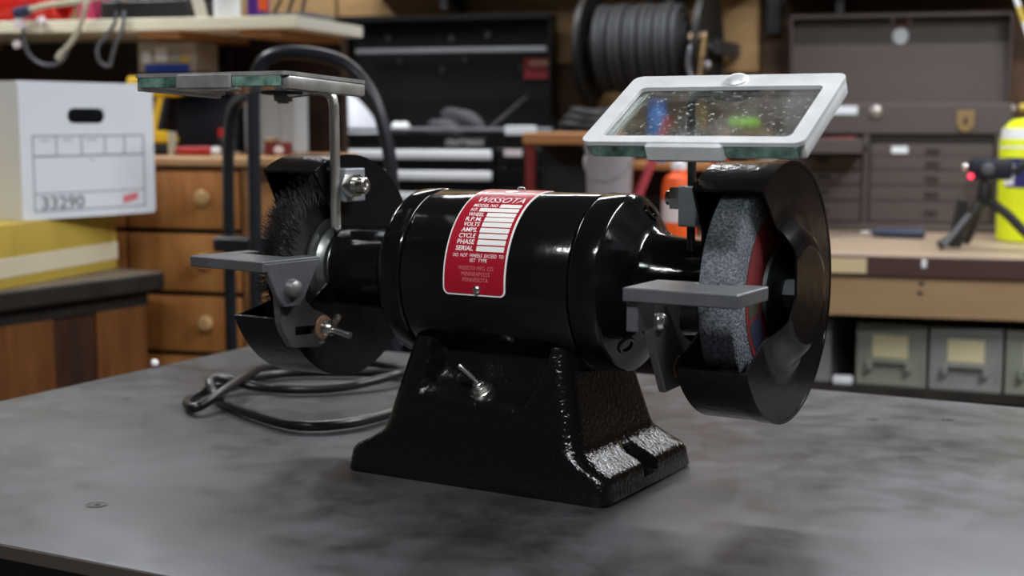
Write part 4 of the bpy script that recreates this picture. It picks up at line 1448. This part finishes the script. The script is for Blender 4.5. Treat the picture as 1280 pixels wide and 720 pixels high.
MB().lathe([(0, .014), (.010, .013), (.012, .009), (.012, 0)], 'y', 20, Matrix.Translation((.005, -.018, .180)) @ Matrix.Rotation(PI, 4, 'Z')).build('camera_lens', 'cable_grey', CM)
MB().ball((-.042, -.012, .184), .0085).build('chrome_button', 'bright_steel', CM)
MB().ball((-.030, -.019, .164), .0065).build('red_light', 'led_red', CM)
MB().prism([(.05, .172), (.075, .196), (.090, .205), (.092, .190), (.070, .165)], -.012, .012, bev=.003, axis='y').build('camera_arm', 'matte_black', TP)

LJ = thing('lime_jug', 'neon yellow fluid jug with white and navy label on the bench', 'jug', (.292, 3.60, BT))
MB().lathe([(0, 0), (0, .078), (.005, .083), (.235, .083), (.270, .074), (.288, .055), (.292, .030), (.292, 0)], 'z', 40).build('jug_body', 'lime', LJ)
MB().lathe([(.222, .0836), (.268, .0776), (.268, .0765), (.222, .083)], 'z', 40).build('white_band', 'label_white', LJ)
MB().lathe([(.292, .026), (.325, .026), (.328, .022), (.328, 0)], 'z', 24).build('jug_cap', 'matte_black', LJ)


def curved_patch(name, r, a0, a1, z0, z1, m, parent, n=10, h=.0008):
    vv_, ff_ = [], []
    for i in range(n + 1):
        a = R(a0 + (a1 - a0) * i / n)
        for z in (z0, z1):
            vv_.append(((r + h) * math.cos(a), (r + h) * math.sin(a), z))
    for i in range(n):
        ff_.append((2 * i, 2 * i + 2, 2 * i + 3, 2 * i + 1))
    return pyobj(name, vv_, ff_, m, parent, smooth=60)


curved_patch('navy_label', .083, 215, 290, .130, .200, 'navy', LJ)
curved_patch('label_panel', .083, 212, 232, .136, .186, 'label_white', LJ, h=.0014)
curved_patch('label_mark', .083, 213, 228, .170, .184, 'tag_pink', LJ, h=.0018)
SB = thing('spray_bottle', 'dark spray bottle with blue and yellow trigger behind the yellow jug', 'spray bottle', (.315, 3.86, BT))
MB().lathe([(0, 0), (0, .040), (.22, .040), (.27, .022), (.30, .014), (.30, 0)], 'z', 24).build('bottle_body', 'matte_black', SB)
MB().box(-.030, .030, -.018, .018, .300, .345, .006, 2).build('spray_head', 'ink_blue', SB)
MB().box(-.020, .014, -.0195, -.017, .318, .332, .002).build('spray_panel', 'cable_grey', SB)
MB().cyl((-.045, 0, .318), (-.028, 0, .318), .011, 12).build('spray_nozzle', 'case_yellow', SB)
MB().ball((.010, -.004, .368), .022, 1, .7, 1.3).build('spray_grip', 'case_yellow', SB)
WR = thing('white_rod', 'white rod leaning across the upper right corner by the brown chest', 'rod', (.462, 3.918, BT))
MB().cyl((.002, 0, .003), (-.006, 0, .024), .010, 10).build('rod_tip', 'case_yellow', WR)
MB().tube([(-.0, 0, .007), (-.130, .003, .38), (-.215, .005, .62), (-.335, .008, .98)], .0065, 10).build('rod_shaft', 'label_white', WR)
MB().cyl((-.186, .0044, .538), (-.200, .0047, .577), .0075, 10).build('rod_band', 'case_yellow', WR)

# ================================================================== MIDDLE: red stand, bucket, pole, bottles, riser, hose reel
RS = thing('red_stand', 'dark red steel stand with brown wooden top beside the black chest', 'stand', (-.784, 3.345, BT))
RSW = .098
for x in (-RSW, RSW - .022):
    for y in (-.05, .12):
        MB().box(x, x + .022, y, y + .022, 0, .230, .002).build('post', 'dark_red', RS)
MB().box(-RSW - .004, RSW + .010, -.058, .150, .230, .258, .003).build('stand_top', 'cart_top', RS)
MB().box(-RSW + .002, RSW - .002, .100, .118, .0, .228).build('stand_back', 'matte_black', RS)
MB().box(-RSW + .024, RSW - .024, -.045, -.030, .004, .020).build('crossbar', 'dark_red', RS)
BK = thing('white_bucket', 'pale grey plastic bucket in front of the red pole', 'bucket', (-.664, 3.235, BT))
MB().lathe([(0, 0), (0, .046), (.215, .055), (.222, .058), (.228, .058), (.228, .054), (.210, .052), (.008, .043), (.008, 0)], 'z', 36).build('bucket_wall', 'bucket_white', BK)
MB().tube([(-.057, 0, .205)] + [(-.057 * math.cos(PI * i / 12), -.045 * math.sin(PI * i / 12) - .010, .205 - .055 * math.sin(PI * i / 12)) for i in range(1, 12)] + [(.057, 0, .205)], .0018, 6).build('bail', 'rod_steel', BK)
RP = thing('red_pole', 'faded red pipe leaning between the bucket and the orange bottle', 'pole', (-.655, 3.335, BT))
MB().tube([(0, 0, .004), (.055, .015, .150), (.105, .03, .280)], .0105, 12).build('pipe', 'pole_red', RP)
MB().tube([(.103, .0295, .275), (.108, .031, .288)], .0125, 12).build('pipe_collar', 'red', RP)


def orange_bottle(x, y, label, cap, tall=0.165):
    o = thing('orange_bottle', label, 'bottle', (x, y, BT), 0, 'orange bottles on the bench')
    MB().lathe([(0, 0), (0, .036), (.004, .039), (tall - .03, .039), (tall - .008, .033), (tall, .020), (tall + .012, .016), (tall + .012, 0)], 'z', 32).build('bottle_body', 'orange', o)
    MB().lathe([(.055, .0395), (.105, .0395), (.105, .038), (.055, .038)], 'z', 32).build('bottle_label', 'tag_pink', o)
    MB().lathe([(tall + .010, .018), (tall + .026, .017), (tall + .030, .009), (tall + .042, .006), (tall + .042, 0)], 'z', 20).build('bottle_cap', cap, o)
    return o


orange_bottle(-.505, 3.26, 'orange bottle with white cap seen left of the right guard', 'label_white')
orange_bottle(-.418, 3.30, 'orange bottle hidden mostly behind the right grinder guard', 'red', .175)

RI = thing('wooden_riser', 'low wooden riser shelf on the bench behind the orange bottles', 'riser', (-.47, 3.50, BT))
MB().box(-.22, .175, 0, .24, .165, .183, .002).build('riser_top', 'cart_top', RI)
for x in (-.215, .155):
    MB().box(x, x + .018, .005, .235, 0, .165).build('riser_side', 'walnut', RI)
MB().box(-.197, .155, .215, .225, 0, .164).build('riser_back', 'dark_gap', RI)
RT = BT + .1835


def bottle(name, label, x, y, r, h, m, capm, cat='bottle', z=RT, neck=.5):
    o = thing(name, label, cat, (x, y, z))
    MB().lathe([(0, 0), (0, r * .94), (.003, r), (h * .78, r), (h * .88, r * .75), (h * .92, r * neck), (h * .92, 0)], 'z', 24).build('bottle_body', m, o)
    MB().lathe([(h * .92, r * neck * 1.12), (h, r * neck * 1.1), (h, 0)], 'z', 18).build('bottle_cap', capm, o)
    return o


bottle('blue_bottle', 'bright blue bottle seen through the right eye shield glass', -.608, 3.56, .024, .150, 'sky_blue', 'blue', neck=.8)
bottle('clear_jar', 'clear jar beside the blue bottle seen through the shield', -.535, 3.60, .030, .105, 'clear_jar', 'edge_silver', 'jar', neck=.85)
bottle('dark_jar', 'small dark jar on the riser under the right shield edge', -.405, 3.56, .022, .062, 'matte_black', 'matte_black', 'jar', neck=.9)
bottle('red_can', 'small red can with white lid on the wooden riser', -.452, 3.55, .020, .056, 'red', 'tag_pink', 'can', neck=.9)
bottle('white_jar', 'white lidded jar at the right end of the wooden riser', -.335, 3.57, .026, .050, 'bin_grey', 'label_white', 'jar', neck=.95)
t = thing('parts_tin', 'brown parts tin under the lime green pad on the riser', 'tin', (-.395, 3.66, RT))
MB().box(-.070, .060, -.02, .05, 0, .084, .004, 2).build('tin_body', 'plywood_brown', t)
MB().box(-.071, .061, -.021, .051, .064, .070, .001).build('tin_rim', 'brass', t)
t = MB().lathe([(0, 0), (0, .036), (.004, .041), (.014, .041), (.018, .036), (.018, 0)], 'z', 28)
tag(t.build('green_pad', 'green', loc=(-.405, 3.680, RT + .0845)), 'lime green round pad on the brown parts tin', 'pad')

# hose reel on the wall
HR = thing('hose_reel', 'black hose reel wound with dark grey hose on the back wall', 'hose reel', (-.69, 3.86, 1.428), R(-6))
FRR = .150
for x, yo in ((-.158, 0), (.168, 0)):
    t = MB()
    t.lathe([(x - .004, .020), (x - .004, FRR - .006), (x - .008, FRR), (x + .008, FRR), (x + .004, FRR - .006), (x + .004, .020)], 'x', 56)
    t.build('reel_flange', 'matte_black', HR, smooth=40)
MB().lathe([(-.155, 0), (-.155, .050), (.165, .050), (.165, 0)], 'x', 32).build('reel_drum', 'matte_black', HR)
for layer, rr in ((0, .064), (1, .088), (2, .110)):
    pts = []
    turns = 13 - layer
    n = turns * 28
    for i in range(n + 1):
        a = 2 * PI * i / 28
        xx = -.140 + .006 * layer + (.262 - .014 * layer) * i / n + .0016 * math.sin(i * .11)
        r2 = rr + .0025 * math.sin(i * .073 + layer)
        pts.append((xx, r2 * math.cos(a), r2 * math.sin(a)))
    MB().tube(pts, .0105, 8).build('hose_winding', 'hose_grey', HR)
MB().box(-.19, -.175, -.02, .25, -.02, .02, .002).build('reel_arm', 'steel_frame', HR)
MB().box(.186, .200, -.02, .25, -.02, .02, .002).build('reel_arm', 'steel_frame', HR)
MB().cyl((-.195, 0, 0), (.200, 0, 0), .012, 16).build('reel_axle', 'dull_steel', HR)
MB().tube(spline([(.185, -.10, .028), (.170, -.115, .020), (.152, -.12, -.01), (.148, -.12, -.05), (.158, -.12, -.085), (.175, -.12, -.10)], 6), .0075, 10).build('hose_lead', 'edge_silver', HR)
t = MB()
t.cyl((.150, -.118, .018), (.192, -.118, .018), .013, 6)
t.cyl((.184, -.118, .018), (.180, -.122, -.030), .0105, 14)
t.cyl((.180, -.122, -.030), (.176, -.124, -.085), .0075, 12)
t.build('brass_fitting', 'brass', HR)
MB().ball((.196, -.12, -.052), .011).build('swivel_ball', 'edge_silver', HR)
CH = thing('coiled_hose', 'dark grey hose coil lying below the hose reel', 'hose', (-.865, 3.60, 0))
for q in range(3):
    pts = [(.062 * math.cos(2 * PI * i / 40 ) * (1 - .12 * q) + .006 * q, .060 * math.sin(2 * PI * i / 40), 1.222 + .017 * q + .004 * math.sin(4 * PI * i / 40)) for i in range(40)]
    MB().tube(pts, .011, 8, closed=True).build('hose_turn', 'hose_grey', CH)
CR = thing('storage_crate', 'black storage crate carrying the coil of grey hose', 'crate', (-.835, 3.60, BT))
MB().box(-.02, .09, -.05, .05, 0, .262, .004).build('crate_wall', 'matte_black', CR)
MB().box(-.025, .095, -.055, .055, .245, .263, .003).build('crate_rim', 'matte_black', CR)
CH.location = (-.80, 3.60, -.002)

# overhead dark shelf at the very top of the back wall
OS = thing('overhead_rack', 'dark overhead rack with grey lip at the top of the back wall', 'rack', (-1.1, 3.90, 1.60))
MB().box(-.45, .70, 0, .20, 0, .02, .002).build('rack_board', 'matte_black', OS)
MB().box(-.45, -.15, -.012, .002, -.006, .022, .003).build('rack_lip', 'dull_steel', OS)
MB().box(-.145, .70, -.010, .002, -.006, .022, .003).build('rack_lip', 'steel_frame', OS)
for x in (-.2, .45):
    MB().box(x, x + .02, .02, .2, -.05, 0).build('rack_bracket', 'steel_frame', OS)
OB = thing('shading_shelf', 'added dark wooden shelf shading the open brown chest lid', 'shelf', (.10, 3.95, 1.565))  # shelf added so its shadow darkens the lid top and the wall above
MB().box(-.44, .62, 0, .155, 0, .022, .002).build('shelf_board', 'walnut_dark', OB)
for x in (-.30, .50):
    MB().box(x, x + .02, .05, .155, -.045, 0).build('shelf_bracket', 'steel_frame', OB)
WS = thing('wall_switch', 'dark switch box on the wall left of the brown chest', 'switch', (-.372, 4.09, 1.54))
MB().box(-.022, .022, -.04, .015, -.07, .09, .004).build('switch_box', 'matte_black', WS)
MB().box(-.006, .006, -.046, -.038, -.02, .008, .002).build('switch_toggle', 'steel_frame', WS)
BD = tag(MB().ball((0, 0, .0055), .0055).build('white_bead', 'ball_white'), 'tiny white bead at the left edge of the steel table', 'bead')
u, v_ = g2t(-.712, .2375)
c_, s_ = math.cos(R(TY)), math.sin(R(TY))
BD.location = (c_ * u - s_ * v_, s_ * u + c_ * v_, ZT)
